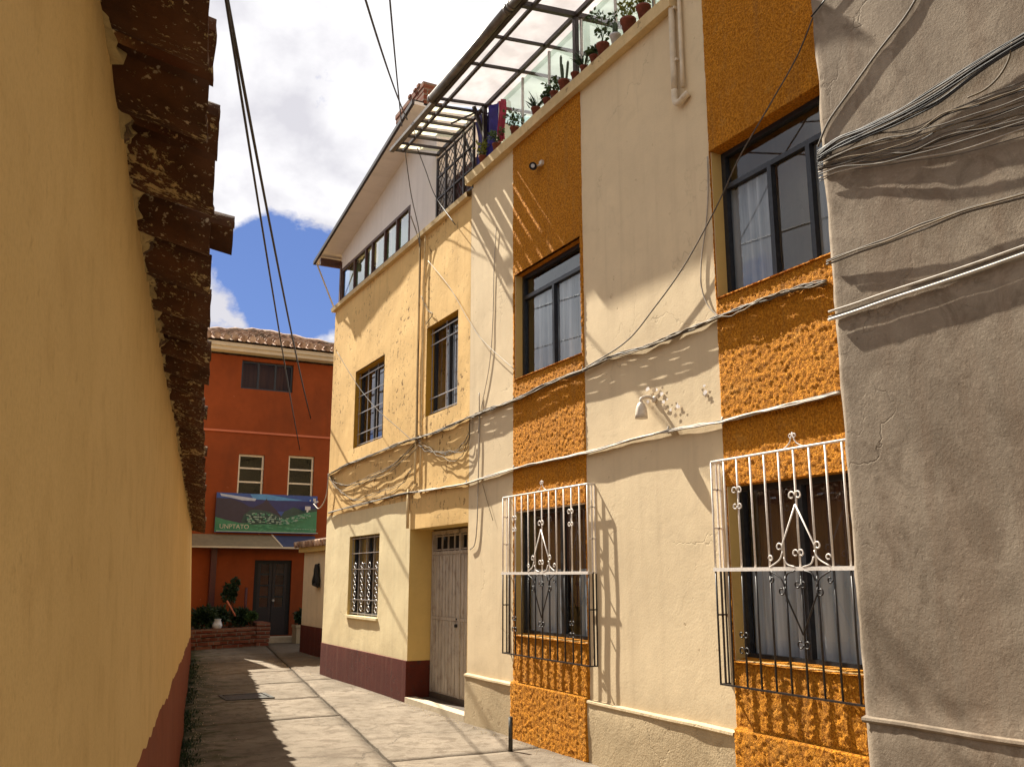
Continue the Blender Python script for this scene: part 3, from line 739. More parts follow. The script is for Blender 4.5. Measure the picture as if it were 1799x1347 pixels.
box(b, (D + .9, Y0 + .02, 0), (D + .95, Y1 - .02, 6.3)); box(b, (D + .36, Y0 + .02, 3.1), (D + .9, Y1 - .02, 3.2))
box(b, (D + .34, 11.70, 0), (D + .5, 11.78, 2.3))
obj('wall', b, ['yellow', 'palecream', 'reveal', 'creamreveal'], YH)
b = bm_()
facade(b, 11.72, Y1, 0, .52, [], amp=.004, X=D - .015, step=.15)
quad(b, [(D - .015, 11.72, 0), (D - .015, 11.72, .52), (D + .34, 11.716, .52), (D + .34, 11.716, 0)], flip=True)
quad(b, [(D - .015, Y1, 0), (D - .015, Y1, .52), (D + 2, Y1 + .006, .52), (D + 2, Y1 + .006, 0)])
quad(b, [(D - .015, 11.72, .52), (D - .015, Y1, .52), (D + .002, Y1, .524), (D + .002, 11.72, .524)])
obj('dado', b, 'maroon', YH)
b = bm_(); prev = None
for i in range(70):
    y = Y0 + (Y1 + .06 - Y0) * i / 69; w = .008 * noise.noise(Vector((y * 2.2, 1, 6)))
    r = [b.verts.new((D + .01, y, 6.33 + w)), b.verts.new((D - .065 + w, y, 6.335)), b.verts.new((D - .075 + w, y, 6.40 + w)), b.verts.new((D + .02, y, 6.43)), b.verts.new((D + .3, y, 6.43))]
    if prev:
        for k in range(4): b.faces.new((prev[k], r[k], r[k + 1], prev[k + 1]))
    prev = r
obj('roof_ledge', b, 'ledge', YH)
window(YH, *A1, D + .115, (None, (.5,)), None, 'frame', cdist=.08)
window(YH, *A2, D + .115, (None, (.5,)), 'curtain', cur=((.50, .66),))
window(YH, *A3, D + .09, (None, (.5,)), None)
def ybars(W, nx, nz, X, parent, pat=False):
    b = bm_(); y0, y1, z0, z1 = W
    for i in range(nx + 1): y = y0 + .03 + (y1 - y0 - .06) * i / nx; bar(b, (X, y, z0 + .01), (X, y, z1 - .01), .009)
    for j, f_ in enumerate(nz): z = z0 + (z1 - z0) * f_; bar(b, (X - .012, y0 + .01, z), (X - .012, y1 - .01, z), .012)
    if pat:
        for i in range(nx):
            for j in range(7):
                yc = y0 + .03 + (y1 - y0 - .06) * (i + .5) / nx; zc = z0 + .06 + (z1 - z0) * .62 * (j + .5) / 7
                tube(b, [(X - .006, yc + .05 * cos(a * pi / 4), zc + .04 * sin(a * pi / 4)) for a in range(9)], .008, 4)
    obj('window_bars', b, 'alu', parent)
ybars(A1, 3, (.04, .18, .45, .68, .92), D + .075, YH); ybars(A2, 2, (.04, .2, .80, .93), D + .075, YH); ybars(A3, 4, (.03, .2, .58, .78, .97), D + .05, YH, True)
b = bm_(); box(b, (D - .03, A3[0] - .02, A3[2] - .035), (D + .12, A3[1] + .02, A3[2] + .002)); obj('window_sill', b, 'palecream', YH)
# recessed metal door
X = D + .33; dr = thing('door', (0, 0, 0), None, None); dr.parent = YH; dr.location = Vector((X, 10.8, .10)) - YH.location
b = bm_(); ya, yb = 9.88, 11.69; zb, zt = .13, 2.21
for (a, c) in ((ya, ya + .04), (yb - .04, yb), (10.76, 10.80)): box(b, (X - .015, a, zb), (X + .035, c, zt))
box(b, (X - .015, ya + .04, zt - .05), (X + .035, yb - .04, zt)); box(b, (X - .012, ya + .04, 1.90), (X + .03, yb - .04, 1.94))
obj('door_frame', b, 'door', dr)
for (a, c) in ((ya + .045, 10.755), (10.805, yb - .045)):
    b = bm_(); box(b, (X, a, zb), (X + .03, c, 1.90))
    n_ = 8; w = (c - a) / n_
    for i in range(n_): box(b, (X - .008, a + w * i + .012, zb + .02), (X, a + w * (i + 1) - .012, 1.05)); box(b, (X - .008, a + w * i + .012, 1.10), (X, a + w * (i + 1) - .012, 1.88))
    box(b, (X - .012, a, 1.055), (X - .001, c, 1.095))
    obj('door_panel', b, 'door', dr)
b = bm_()
for i in range(9): y = ya + .1 + (yb - ya - .2) * i / 8; bar(b, (X + .01, y, 1.94), (X + .01, y, 2.16), .018)
for z in (1.96, 2.14): bar(b, (X + .012, ya + .05, z), (X + .012, yb - .05, z), .018)
obj('transom_bars', b, 'door', dr)
b = bm_(); box(b, (X + .06, ya, 1.9), (X + .08, yb, 2.2)); obj('transom_glass', b, 'black', dr)
b = bm_(); tube(b, [(X - .035, 10.86, 1.0), (X - .008, 10.86, 1.0)], .022, 10); obj('door_knob', b, 'black', dr); b = bm_(); tube(b, [(X - .02, 10.86, 1.08), (X - .008, 10.86, 1.08)], .012, 8); obj('door_lock', b, 'black', dr)
b = bm_(); box(b, (D - .03, 9.86, -.02), (D + .12, 11.70, .07)); obj('threshold', b, 'threshold', YH)
b = bm_(); box(b, (D + .12, 9.86, -.02), (D + .40, 11.70, .055)); box(b, (D + .31, 9.88, .055), (D + .40, 11.69, .13)); obj('door_floor', b, 'darkfloor', YH)
# painted conduit down the house front
b = bm_()
for px, r in ((733, .018), (742, .010)):
    y = atX(px, 850).y; tube(b, [(D - .03, y + .004 * sin(i), 6.33 - i * .25) for i in range(15)], r, 8)
y = atX(724, 900).y; tube(b, [(D - .025, 11.74, 2.78), (D - .03, 11.745, 2.5), (D - .03, 11.74, 2.25)], .022, 8)
obj('conduit', b, 'ledge', YH)
# roof storey: window band, gable, soffit, roof edge
def rz(y): return 7.27 + (15.9 - y) * .178
b = bm_()
b.faces.new([b.verts.new(p) for p in ((D, 12.0, 7.05), (D, 15.42, 7.07), (D, 15.42, rz(15.42)), (D, 12.0, rz(12.0)))][::-1])
quad(b, [(D, 11.04, 6.43), (D, 12.0, 6.43), (D, 12.0, rz(12.0)), (D, 11.04, rz(11.04))], flip=True)
quad(b, [(D, 11.04, 6.43), (D, 11.04, rz(11.04)), (D + 5, 11.04, rz(11.04)), (D + 5, 11.04, 6.43)], flip=True)
quad(b, [(D + 2.4, 11.04, 6.43), (D + 2.4, 15.4, 6.43), (D + 2.4, 15.4, rz(15.4)), (D + 2.4, 11.04, rz(11.04))], flip=True)
obj('gable_wall', b, 'white', YH)
b = bm_(); x0 = D - .375
def slabroof(bm, xa, xb, ya, yb, t):
    P = [(xa, ya), (xb, ya), (xb, yb), (xa, yb)]
    lo = [bm.verts.new((x, y, rz(y))) for x, y in P]; hi = [bm.verts.new((x, y, rz(y) + t)) for x, y in P]
    bm.faces.new(lo[::-1]); bm.faces.new(hi)
    for i in range(4): bm.faces.new((lo[i], lo[(i + 1) % 4], hi[(i + 1) % 4], hi[i]))
slabroof(b, x0 + .03, D + 5, 11.05, 15.9, .05)
obj('roof_soffit', b, 'white', YH)
b = bm_(); slabroof(b, x0 - .01, x0 + .03, 11.05, 15.93, .065); slabroof(b, x0 + .03, D + 5, 15.9, 15.93, .07)
P = [(x0, 11.05), (D + 5, 11.05), (D + 5, 15.93), (x0, 15.93)]
quad(b, [(x, y, rz(y) + .07) for x, y in P])
obj('roof_edge', b, 'canopyframe', YH)
ob = window(YH, 12.02, 15.36, 6.44, 7.05, D - .005, (None, (.16, .32, .5, .60, .78)), 'curtaingreen', 'brownframe', 'glassgreen', .045, ((0, .33), (.36, .5), (.6, .98)), cdist=.12)
b = bm_(); box(b, (D - .02, 15.36, 6.43), (D + .06, 15.44, 7.2)); obj('corner_post', b, 'brownframe', YH)
b = bm_(); bar(b, (D - .34, 15.85, rz(15.85) - .005), (D - .03, 15.68, 6.42), .022); obj('roof_strut', b, 'pvc', YH)
b = bm_(); box(b, (D - .36, 15.50, 7.14), (D + 2.4, 15.58, 7.27)); obj('eave_beam', b, 'brownframe', YH)
# brick stack at the top of the slope
q0 = atX(706, 206, 4.5)
b = bm_()
for k in range(5):
    zt_ = q0.z - .075 * k; box(b, (4.40 + U(-.01, .01), 11.05, zt_ - .07), (4.72 + U(-.01, .01), q0.y + U(-.012, .012), zt_))
for k in range(5):
    box(b, (4.39 + U(-.02, .02), 11.1 + .11 * k, q0.z), (4.6, 11.18 + .11 * k, q0.z + U(.015, .05)))
obj('brick_stack', b, 'brick', YH)
# iron lattice on the near end of the yellow roof
LT = thing('iron_lattice', (D, 10.4, 6.43), 'dark ironwork screen standing on the yellow house roof, below the canopy end', 'screen')
b = bm_(); ya, yb = 9.82, 11.0; zb, zt = 6.44, 7.36
for k in range(5): y = ya + (yb - ya) * k / 4; bar(b, (D + .01, y, zb), (D + .01, y, zt), .03)
for z in (zb + .03, zb + .3, zb + .62, zt - .02): bar(b, (D + .012, ya, z), (D + .012, yb, z), .024)
obj('lattice_frame', b, 'canopyframe', LT)
b = bm_()
for k in range(-7, 13):
    for sg in (1, -1):
        ys_ = ya + (yb - ya) * k / 9; p0 = [ys_, zb]; p1 = [ys_ + .8, zt]
        if sg < 0: p0[1], p1[1] = zt, zb
        t0 = max(0, (ya - p0[0]) / .8); t1 = min(1, (yb - p0[0]) / .8)
        if t1 <= t0: continue
        f_ = lambda t: (D + .03, p0[0] + .8 * t, p0[1] + (p1[1] - p0[1]) * t)
        bar(b, f_(t0), f_(t1), .008)
obj('lattice_mesh', b, 'canopyframe', LT)
b = bm_(); box(b, (D + .25, 9.7, 6.45), (D + .30, 11.03, 7.12)); obj('shade_board', b, 'darkred', LT)  # dark sheet standing in for the unlit interior behind the lattice

# ------------------------------------------------------------------ terrace canopy
ZC = 7.42
CN = thing('terrace_canopy', (D, 8.2, 6.63), 'steel framed canopy with milky roof panels and grey gutter over the terrace', 'canopy')
b = bm_(); yn, yf = 5.62, 11.05
zi, zo = ZC + .03, ZC - .045; XO = D - .50; XG = D - .62
bar(b, (D + .03, yn, zi), (D + .03, yf, zi), .05, .04)
bar(b, (XO, yn, zo), (XO, yf, zo), .035, .035); bar(b, (XG, yn, zo + .01), (XG, yf, zo + .01), .04, .05)
main = [5.66, 6.1, 6.72, 7.36, 8.0, 8.6, 9.5]
for y in main:
    w = .055 if y in (7.36,) else .03
    bar(b, (D + .03, y, zi), (XG, y, zo), w, w); bar(b, (D + .03, y, zi), (D + 2.6, y, zi + .25), w, w)
for k in range(7): y = 9.66 + k * .23; bar(b, (D + .03, y, zi - .02), (XG, y, zo - .01), .028, .03)
for y in (5.66, 7.36, 9.55): bar(b, (D + .03, y, 6.60), (D + .03, y, zi), .05, .05)
bar(b, (D + 1.2, yn, zi + .12), (D + 1.2, yf, zi + .12), .03)
bar(b, (D + 2.6, yn, 6.6), (D + 2.6, yn, zi + .25), .05); bar(b, (D + 2.6, 9.6, 6.6), (D + 2.6, 9.6, zi + .25), .05); bar(b, (D + 2.6, yn, zi + .25), (D + 2.6, yf, zi + .25), .05)
bar(b, (D + .03, 9.62, zi), (XO + .1, 9.62, 7.15), .02); bar(b, (D + .02, 9.75, 6.65), (D + .04, 10.25, zi), .028); bar(b, (D + .3, 9.7, 6.6), (D - .1, 9.6, zi), .04)
obj('frame', b, 'canopyframe', CN)
edges = [5.62] + main[1:] + [9.66]
for a, c in zip(edges[:-1], edges[1:]):
    b = bm_(); t = .012
    for (xa, za, xb, zb_) in ((XG - .02, zo + .03, D + .04, zi + .03), (D + .04, zi + .033, D + 2.6, zi + .28)):
        quad(b, [(xa, a, za), (xb, a, zb_), (xb, c, zb_), (xa, c, za)])
        quad(b, [(xa, a, za + t), (xb, a, zb_ + t), (xb, c, zb_ + t), (xa, c, za + t)])
    obj('roof_panel', b, 'poly', CN)
for k in (0, 1, 2, 3, 5):
    a = 9.70 + k * .23; b = bm_()
    quad(b, [(XG + .05, a, zo + .02), (D + .02 - .05 * (k % 2), a, zi + .02), (D + .02, a + .15, zi + .02), (XG + .05, a + .15, zo + .02)])
    obj('slatted_panel', b, 'polyyellow', CN)
b = bm_()     # half round gutter with joints
for (a, c, o_, dz) in ((5.6, 7.5, 0, 0), (7.52, 9.62, .004, -.004)):
    tube(b, [(XG - .06 - o_, a, zo + .035 + dz), (XG - .06 - o_, c, zo + .035 + dz)], .05, 12)
    for y in (a + .03, c - .03): tube(b, [(XG - .06, y - .02, zo + .035), (XG - .06, y + .02, zo + .035)], .056, 12)
bar(b, (XG - .03, 9.6, zo - .01), (XG - .03, 11.08, zo - .01), .045, .06)
obj('gutter', b, 'gutter', CN)

# glass balustrade behind the pots
GB = thing('glass_balustrade', (D + .1, 7.6, 6.63), 'greenish glass screen standing along the terrace edge under the canopy', 'balustrade')
ps = [5.66, 6.1, 6.72, 7.36, 8.04, 8.67, 9.3]
for a, c in zip(ps[:-1], ps[1:]):
    b = bm_(); quad(b, [(D + .10, a + .02, 6.66), (D + .10, a + .02, zi - .05), (D + .10, c - .02, zi - .05), (D + .10, c - .02, 6.66)]); obj('glass_pane', b, 'glassgreen', GB)
for y in ps:
    b = bm_(); box(b, (D + .09, y - .012, 6.63), (D + .115, y + .012, zi - .03)); obj('post', b, 'alu', GB)

# hanging cloths at the far end of the terrace
def cloth(name, y0, y1, z0, z1, X, mat, label, cat):
    b = bm_(); V = []
    for i in range(17):
        r = []
        for j in range(13):
            y = y0 + (y1 - y0) * i / 16; z = z0 + (z1 - z0) * j / 12
            r.append(b.verts.new((X + .03 * sin(i * .9 + j * .1) + .02 * noise.noise(Vector((y * 5, z * 4, 1))), y + .02 * sin(j * .6), z)))
        V.append(r)
    for i in range(16):
        for j in range(12): f = b.faces.new((V[i][j], V[i + 1][j], V[i + 1][j + 1], V[i][j + 1])); f.smooth = True
    o = obj(name, b, mat, label=label, cat=cat); o.modifiers.new('thickness', 'SOLIDIFY').thickness = .004; return o
cloth('hanging_tarp', 9.27, 9.86, 6.66, 7.40, D + .06, 'bluecloth', 'deep blue tarp hanging at the far end of the terrace', 'tarp')
cloth('hanging_towel', 9.06, 9.18, 6.80, 7.34, D + .05, 'redcloth', 'narrow red towel hanging beside the blue tarp', 'towel')

# pots on the ledge
def pot_plant(px, py, h, kind, label, X=D - .02, clay='clay', zbase=6.645, y=None, s=1.0):
    y = atX(px, py, X).y if y is None else y
    t = thing('potted_plant', (X, y, zbase), label, 'potted plant', 'pots along the terrace ledge')
    b = bm_(); s *= .86; r = .065 * s; hh = .12 * s
    lathe(b, (X, y, zbase), [(r * .68, 0), (r * .95, hh * .8), (r * 1.08, hh * .82), (r * 1.1, hh), (r * .9, hh), (r * .85, hh * .9)], 14); obj('pot', b, clay, t)
    b = bm_(); top = zbase + hh
    if kind == 'cactus':
        for k in range(3):
            ox, oy = U(-.02, .02), U(-.03, .03); hh2 = h * U(.55, 1)
            tube(b, smoothpts([(X + ox, y + oy, top - .02), (X + ox * 2, y + oy * 1.5, top + hh2 * .6), (X + ox * 2, y + oy * 2.2, top + hh2)], 4), [.014] * 8 + [.005], 7)
        obj('cactus_stems', b, 'cactus', t)
    elif kind == 'aloe':
        for k in range(22):
            a = U(0, 6.28); d = Vector((cos(a), sin(a), U(.5, 1.8))).normalized(); leaf(b, Vector((X, y, top - .02)), d, h * U(.7, 1.1), .014)
        obj('leaves', b, 'leafdark', t)
    elif kind == 'column':
        tube(b, [(X, y, top - .02), (X, y, top + h * .8), (X, y, top + h)], [.026, .028, .010], 9); obj('cactus_stems', b, 'cactus', t)
    else:
        n_ = 5
        for k in range(n_):
            a = 6.28 * k / n_ + U(0, .6); tip = Vector((X + cos(a) * h * .35, y + sin(a) * h * .4, top + h * U(.55, .9)))
            tube(b, smoothpts([(X, y, top - .02), (X + cos(a) * .02, y + sin(a) * .02, top + h * .4), tip], 3), .0035, 4)
            foliage(b, tip, (.05, .06, .05), 16, .045, .016)
        foliage(b, (X, y, top + h * .3), (.06, .07, h * .3), 26, .045, .016)
        obj('leaves', b, 'leafyellow' if kind == 'yellow' else 'leaf', t)
c8 = lambda x, y: (680 + x / 3.3315, y / 3.3315)
lst = [((560, 905), .16, 'yellow', 'yellow green bushy potted plant at the far end of the terrace ledge', .9), ((640, 850), .18, 'bush', 'leafy green potted plant just before the blue tarp', .9),
       ((745, 770), .20, 'bush', 'potted plant standing right below the red towel', .9), ((870, 655), .22, 'aloe', 'potted aloe with long curved leaves, third from the blue tarp', .9),
       ((935, 590), .07, 'bush', 'small low pot beside the aloe', .8), ((978, 540), .14, 'bush', 'small potted plant beside the tall necked clay pot', .8),
       ((1035, 475), .34, 'cactus', 'clay pot with thin dark cactus stems', 1.05), ((1100, 420), .04, 'aloe', 'low clay pot at the foot of the dark canopy post', .8),
       ((1150, 360), .20, 'aloe', 'potted aloe just right of the dark canopy post', .7), ((1210, 310), .10, 'bush', 'small clay pot between the aloe and the leggy green plant', .8),
       ((1262, 260), .32, 'bush', 'leggy green plant in a wide clay pot, beside the white pot', 1.15), ((1410, 120), .20, 'yellow', 'big clay pot with yellowing flowers near the ledge end', 1.3), ((1500, 40), .22, 'yellow', 'clay pot with red and green leaves at the near end of the ledge', 1.2)]
for (c, h, k, lb, s) in lst: pot_plant(*c8(*c), h, k, lb, s=s)
pot_plant(*c8(1335, 190), .14, 'column', 'white pot holding a single thick cactus column', clay='whitepot', s=.95)

# ------------------------------------------------------------------ grey house at the right edge
GX, GY = D - .22, None
q = atX(1475, 673, D - .22); GY = q.y
GH = thing('grey_house', (GX, GY, 0), 'raw grey brown cement rendered house front at the right edge', 'house')
GA = radians(4.0)
def gp(s, o, z):      # s metres towards the camera from the corner, o out of the wall
    return Vector((GX + sin(GA) * s - cos(GA) * o, GY - cos(GA) * s - sin(GA) * o, z))
b = bm_(); ns, nz = 95, 100; V = []
for i in range(ns + 1):
    s = 8.5 * (i / ns) ** 1.25; r = []
    for j in range(nz + 1):
        z = 9.5 * j / nz; e = min(1, s / .05)
        o = .0025 * noise.noise(Vector((s * .9, z * .9, 3))) + .0012 * noise.noise(Vector((s * 3.5, z * 3.5, 3))) + .003 * noise.noise(Vector((s * 11, z * 11, 3)))
        if z < .80: o += .03
        p = gp(s, o * e + (.0 if i else -.01), z)
        if i == 0: p += Vector((.0, .018 * noise.noise(Vector((0, 0, z * 3.0))) + .010 * noise.noise(Vector((0, 0, z * 14))), 0))
        r.append(b.verts.new(p))
    V.append(r)
for i in range(ns):
    for j in range(nz): f = b.faces.new((V[i][j], V[i][j + 1], V[i + 1][j + 1], V[i + 1][j])); f.smooth = True
for j in range(nz):
    a, c = V[0][j], V[0][j + 1]; b.faces.new((a, b.verts.new((D + 5, a.co.y, a.co.z)), b.verts.new((D + 5, c.co.y, c.co.z)), c))
e0 = gp(8.5, 0, 0)
quad(b, [(e0.x, e0.y, 0), (e0.x, e0.y, 9.5), (D + 5, e0.y, 9.5), (D + 5, e0.y, 0)])
quad(b, [gp(0, 0, 9.5), gp(8.5, 0, 9.5), (D + 5, e0.y, 9.5), (D + 5, GY, 9.5)])
quad(b, [(D + 5, GY, 0), (D + 5, e0.y, 0), (D + 5, e0.y, 9.5), (D + 5, GY, 9.5)])
obj('wall', b, 'gray', GH)
b = bm_(); prev = None
for i in range(120):
    s = .003 + 8.4 * i / 119; z = .805 + .006 * noise.noise(Vector((s * 2, 0, 0)))
    r = [b.verts.new(gp(s, .028, z - .02)), b.verts.new(gp(s, .040, z - .006)), b.verts.new(gp(s, .036, z + .008)), b.verts.new(gp(s, -.004, z + .018))]
    if prev:
        for k in range(3): b.faces.new((prev[k], prev[k + 1], r[k + 1], r[k]))
    prev = r
obj('plinth_trim', b, 'gray', GH)

# ------------------------------------------------------------------ cables
def gwall(px, py, o):       # a pixel of the grey wall, o metres in front of it
    n_ = Vector((-cos(GA), -sin(GA), 0)); r = ray(px, py); p0 = gp(0, o, 0)
    return CAM + r * ((p0 - CAM).dot(n_) / r.dot(n_))
def fw_(px, py, o): return atX(px, py, D - o)
def bundle(name, px, n, o0, o1, spread, r, mats, label, wall=fw_, sag=.01, cat='cables', clips=(), wob=1.0):
    b = bm_()
    base = [(x, y) for x, y in px]
    for k in range(n):
        o = o0 + (o1 - o0) * (k + .5) / n; ph = U(0, 100)
        pts = smoothpts([wall(x, y, o) for x, y in base], 10)
        for i, p in enumerate(pts):
            w = sin(pi * i / max(1, len(pts) - 1))
            p.z += (spread * wob * noise.noise(Vector((i * .09 + ph, 0, 0))) + spread * .7 * noise.noise(Vector((i * .31 + ph, 2, 0)))) - sag * w * R() * 0
            p.x += -abs(.4 * spread * noise.noise(Vector((i * .12 + ph, 5, 0))))
            p.z -= sag * (k / max(1, n - 1)) * (.6 + .4 * sin(i * .21 + ph))
        tube(b, pts, r * U(.75, 1.2), 6, mi=k % len(mats))
    for (x, y) in clips:
        p = wall(x, y, o0); q_ = wall(x, y, .0); tube(b, [p + Vector((0, 0, .03)), p + Vector((-.01, 0, 0)), p - Vector((0, 0, .03))], .009, 5); tube(b, [p, q_], .006, 5)
    return obj(name, b, mats, label=label, cat=cat)
upper = [(1452, 492), (1380, 512), (1320, 532), (1262, 556), (1200, 582), (1140, 606), (1080, 624), (1025, 648), (965, 672), (903, 702), (860, 718), (825, 732), (780, 752), (735, 768), (690, 782), (650, 800), (610, 815), (578, 832)]
bundle('cable_bundle', upper, 10, .006, .070, .024, .005, ['cableyellow', 'cablegrey', 'cablegrey'], 'ragged bundle of dusty cables running below the upper windows', sag=.02, clips=[(1262, 556), (1025, 648), (903, 702), (735, 768)])
lower = [(1476, 688), (1400, 706), (1330, 723), (1270, 739), (1200, 750), (1130, 766), (1085, 778), (1030, 794), (965, 808), (903, 822), (860, 835), (820, 848), (775, 856), (735, 862)]
bundle('cable_bundle', lower, 7, .010, .062, .009, .0065, ['cablepale', 'cablegrey', 'cablepale'], 'grey and pale conduits running just above the window grilles', sag=.015, clips=[(1175, 755), (1270, 739), (903, 822), (820, 848)])
bundle('cable_bundle', [(735, 862), (700, 868), (660, 878), (620, 888), (577, 900)], 6, .02, .06, .012, .006, ['cableyellow', 'cablegrey'], 'cable bundle along the seam between yellow and pale cream paint', sag=.02)
bundle('cable_bundle', [(577, 832), (600, 850), (640, 842), (690, 815), (735, 772)], 5, .02, .05, .04, .0045, ['cableyellow'], 'tangle of thin wires sagging below the far upper window', sag=.10)
bundle('cable_bundle', [(577, 836), (612, 872), (650, 870), (700, 850), (722, 826)], 3, .02, .05, .05, .004, ['cableyellow'], 'loose wire loops under the far end of the upper cable run', sag=.06)
bundle('cable_bundle', [(735, 772), (760, 790), (800, 790), (823, 765), (826, 735)], 5, .02, .05, .05, .0045, ['cableyellow', 'cablegrey'], 'wire loops tangled beside the seam of the yellow and cream houses', sag=.12)
def wire(pts, r, mat, label, wall=fw_, o=.02, n=8):
    b = bm_(); tube(b, smoothpts([wall(x, y, o) if len(q) < 3 else wall(x, y, q[2]) for q in pts for x, y in [q[:2]]], n), r, 6)
    return obj('wire', b, mat, label=label, cat='wire')
wire([(1432, 22), (1400, 100), (1355, 180), (1300, 275), (1270, 340), (1245, 390), (1200, 470), (1150, 540), (1100, 600), (1030, 645)], .006, 'cablegrey', 'single grey wire sweeping down across the near upper window', o=.06)
wire([(1243, 275), (1244, 340), (1240, 400), (1233, 450), (1232, 500), (1243, 535), (1262, 556)], .006, 'cablepale', 'thin wire hanging beside the near upper window', o=.015)
wire([(872, 400), (868, 470), (866, 560), (860, 640), (845, 720), (840, 760)], .005, 'cablepale', 'thin wire hanging down the cream wall left of the far orange stripe', o=.015)
wire([(842, 690), (842, 760), (840, 850), (838, 920), (834, 955), (826, 965)], .007, 'cablepale', 'wire ending in a small hook beside the brown door', o=.02)
wire([(848, 850), (856, 880), (866, 914)], .004, 'cableyellow', 'short loose wire end above the far window grille', o=.02)
wire([(592, 618, .3), (625, 672, .25), (650, 705, .2), (672, 728, .15), (700, 752, .08), (722, 772, .04)], .005, 'cablegrey', 'pale cable slanting down past the far yellow window', n=8)
wire([(752, 458), (790, 505), (822, 560), (850, 600), (905, 650)], .004, 'cablepale', 'thin wire slanting over the near yellow window', o=.05)
wire([(722, 380, .08), (737, 430, .06), (738, 500, .03), (736, 560, .03), (735, 640, .03), (733, 764, .03)], .008, 'cableyellow', 'dark cable running down the yellow wall from the roof ledge', n=6)
wire([(740, 520), (752, 545), (760, 552), (748, 570)], .006, 'cableyellow', 'short bent cable at the head of the near yellow window', o=.03)
wire([(712, 268, .45), (722, 340, .2), (735, 400, .10), (738, 432, .075)], .007, 'cablegrey', 'cable hanging from the roof edge in front of the white gable', n=6)
wire([(733, 260, .5), (748, 300, .3), (765, 345, .1), (800, 395, .1)], .006, 'cableblack', 'dark cable slanting across the white roof pillar', n=6)
wire([(577, 832), (575, 860), (570, 880), (560, 893), (551, 885)], .009, 'cablepale', 'pale cable dropping in a loop from the far corner of the yellow house', o=.06)
# grey wall: fan of cables
def extend(P):
    P = [Vector(p) for p in P]; d = P[-1] - P[-2]; d.normalize()
    for k in (1, 2, 3): P.append(P[-1] + Vector((d.x, d.y, d.z * (1 - .3 * k))) * 1.1)
    return P
def fan(name, pts0, pts1, n, o0, o1, r, mats, label, spread=.02, jit=6):
    b = bm_()
    for k in range(n):
        t = k / max(1, n - 1); o = o0 + (o1 - o0) * R()
        P = [(a[0] + (c[0] - a[0]) * t, a[1] + (c[1] - a[1]) * t + U(-jit, jit) * (0.3 if i in (0,) else 1)) for i, (a, c) in enumerate(zip(pts0, pts1))]
        pts = smoothpts(extend([gwall(x, y, o + .02 * min(1, i / 3)) for i, (x, y) in enumerate(P)]), 10); ph = U(0, 99)
        for i, p in enumerate(pts): p.z += spread * .5 * noise.noise(Vector((i * .12 + ph, 0, 0)))
        tube(b, pts, r * U(.7, 1.25), 6, mi=k % len(mats))
    return obj(name, b, mats, label=label, cat='cables')
far0 = [(1436, 268), (1470, 243), (1520, 222), (1580, 192), (1650, 148), (1720, 105), (1799, 60), (1900, 0)]
far1 = [(1436, 285), (1470, 262), (1520, 240), (1580, 215), (1650, 180), (1720, 128), (1799, 78), (1900, 20)]
fan('cable_bundle', far0, far1, 16, .008, .035, .0050, ['cableblack', 'cablegrey', 'cableblack'], 'thick dark cable bundle climbing to the top right over the grey wall', .012, 3)
mid0 = [(1436, 282), (1480, 258), (1540, 238), (1600, 226), (1660, 196), (1730, 165), (1799, 140), (1900, 100)]
mid1 = [(1438, 300), (1480, 292), (1540, 280), (1600, 268), (1660, 246), (1730, 232), (1799, 214), (1900, 180)]
fan('cable_bundle', mid0, mid1, 12, .004, .035, .0036, ['cablegrey', 'cablegrey', 'cableyellow', 'cableblack'], 'fan of thin grey cables spreading below the thick dark bundle', .02, 7)
low0 = [(1437, 296), (1480, 285), (1540, 275), (1600, 262), (1680, 235), (1799, 185), (1900, 150)]
low1 = [(1440, 320), (1480, 304), (1540, 296), (1600, 284), (1680, 272), (1799, 240), (1900, 215)]
fan('cable_bundle', low0, low1, 5, .008, .04, .004, ['cablegrey', 'cablepale'], 'four pale cables forming the lowest part of the fan on the grey wall', .01, 4)
fan('cable_bundle', [(1452, 458), (1500, 440), (1560, 418), (1620, 395), (1700, 365), (1799, 338), (1900, 305)], [(1452, 464), (1500, 446), (1560, 425), (1620, 403), (1700, 374), (1799, 348), (1900, 315)], 3, .01, .04, .0055, ['cablegrey', 'cableyellow'], 'pair of dusty cables on the grey wall midway between fan and white conduits', .01, 2)
b = bm_()
for (off, r, mi, o) in ((0, .008, 0, .018), (14, .011, 1, .030), (9, .006, 2, .012)):
    P = [(1456, 548 + off), (1500, 534 + off), (1560, 513 + off), (1640, 487 + off), (1720, 460 + off), (1799, 432 + off), (1900, 395 + off)]
    tube(b, smoothpts(extend([gwall(x, y, o) for x, y in P]), 6), r, 8, mi=mi)
obj('conduit_pair', b, ['cablepale', 'conduitwhite', 'cablegrey'], label='bright white conduit pair, lowest run on the grey wall', cat='conduit')
wire([(1437, 258), (1455, 215), (1490, 165), (1540, 95), (1590, 30), (1625, -30), (1690, -150), (1740, -260)], .007, 'cablegrey', 'single cable climbing steeply up the grey wall above the thick bundle', wall=gwall, o=.01)
wire([(1425, 30), (1440, 12), (1465, -20), (1520, -90), (1600, -190)], .006, 'cableblack', 'short dark cable crossing the top corner of the grey wall', wall=gwall, o=.02)
wire([(1778, 75), (1772, 105), (1755, 135), (1730, 158), (1700, 172)], .006, 'cableyellow', 'loose brown wire curling down from the thick dark bundle', wall=gwall, o=.05)
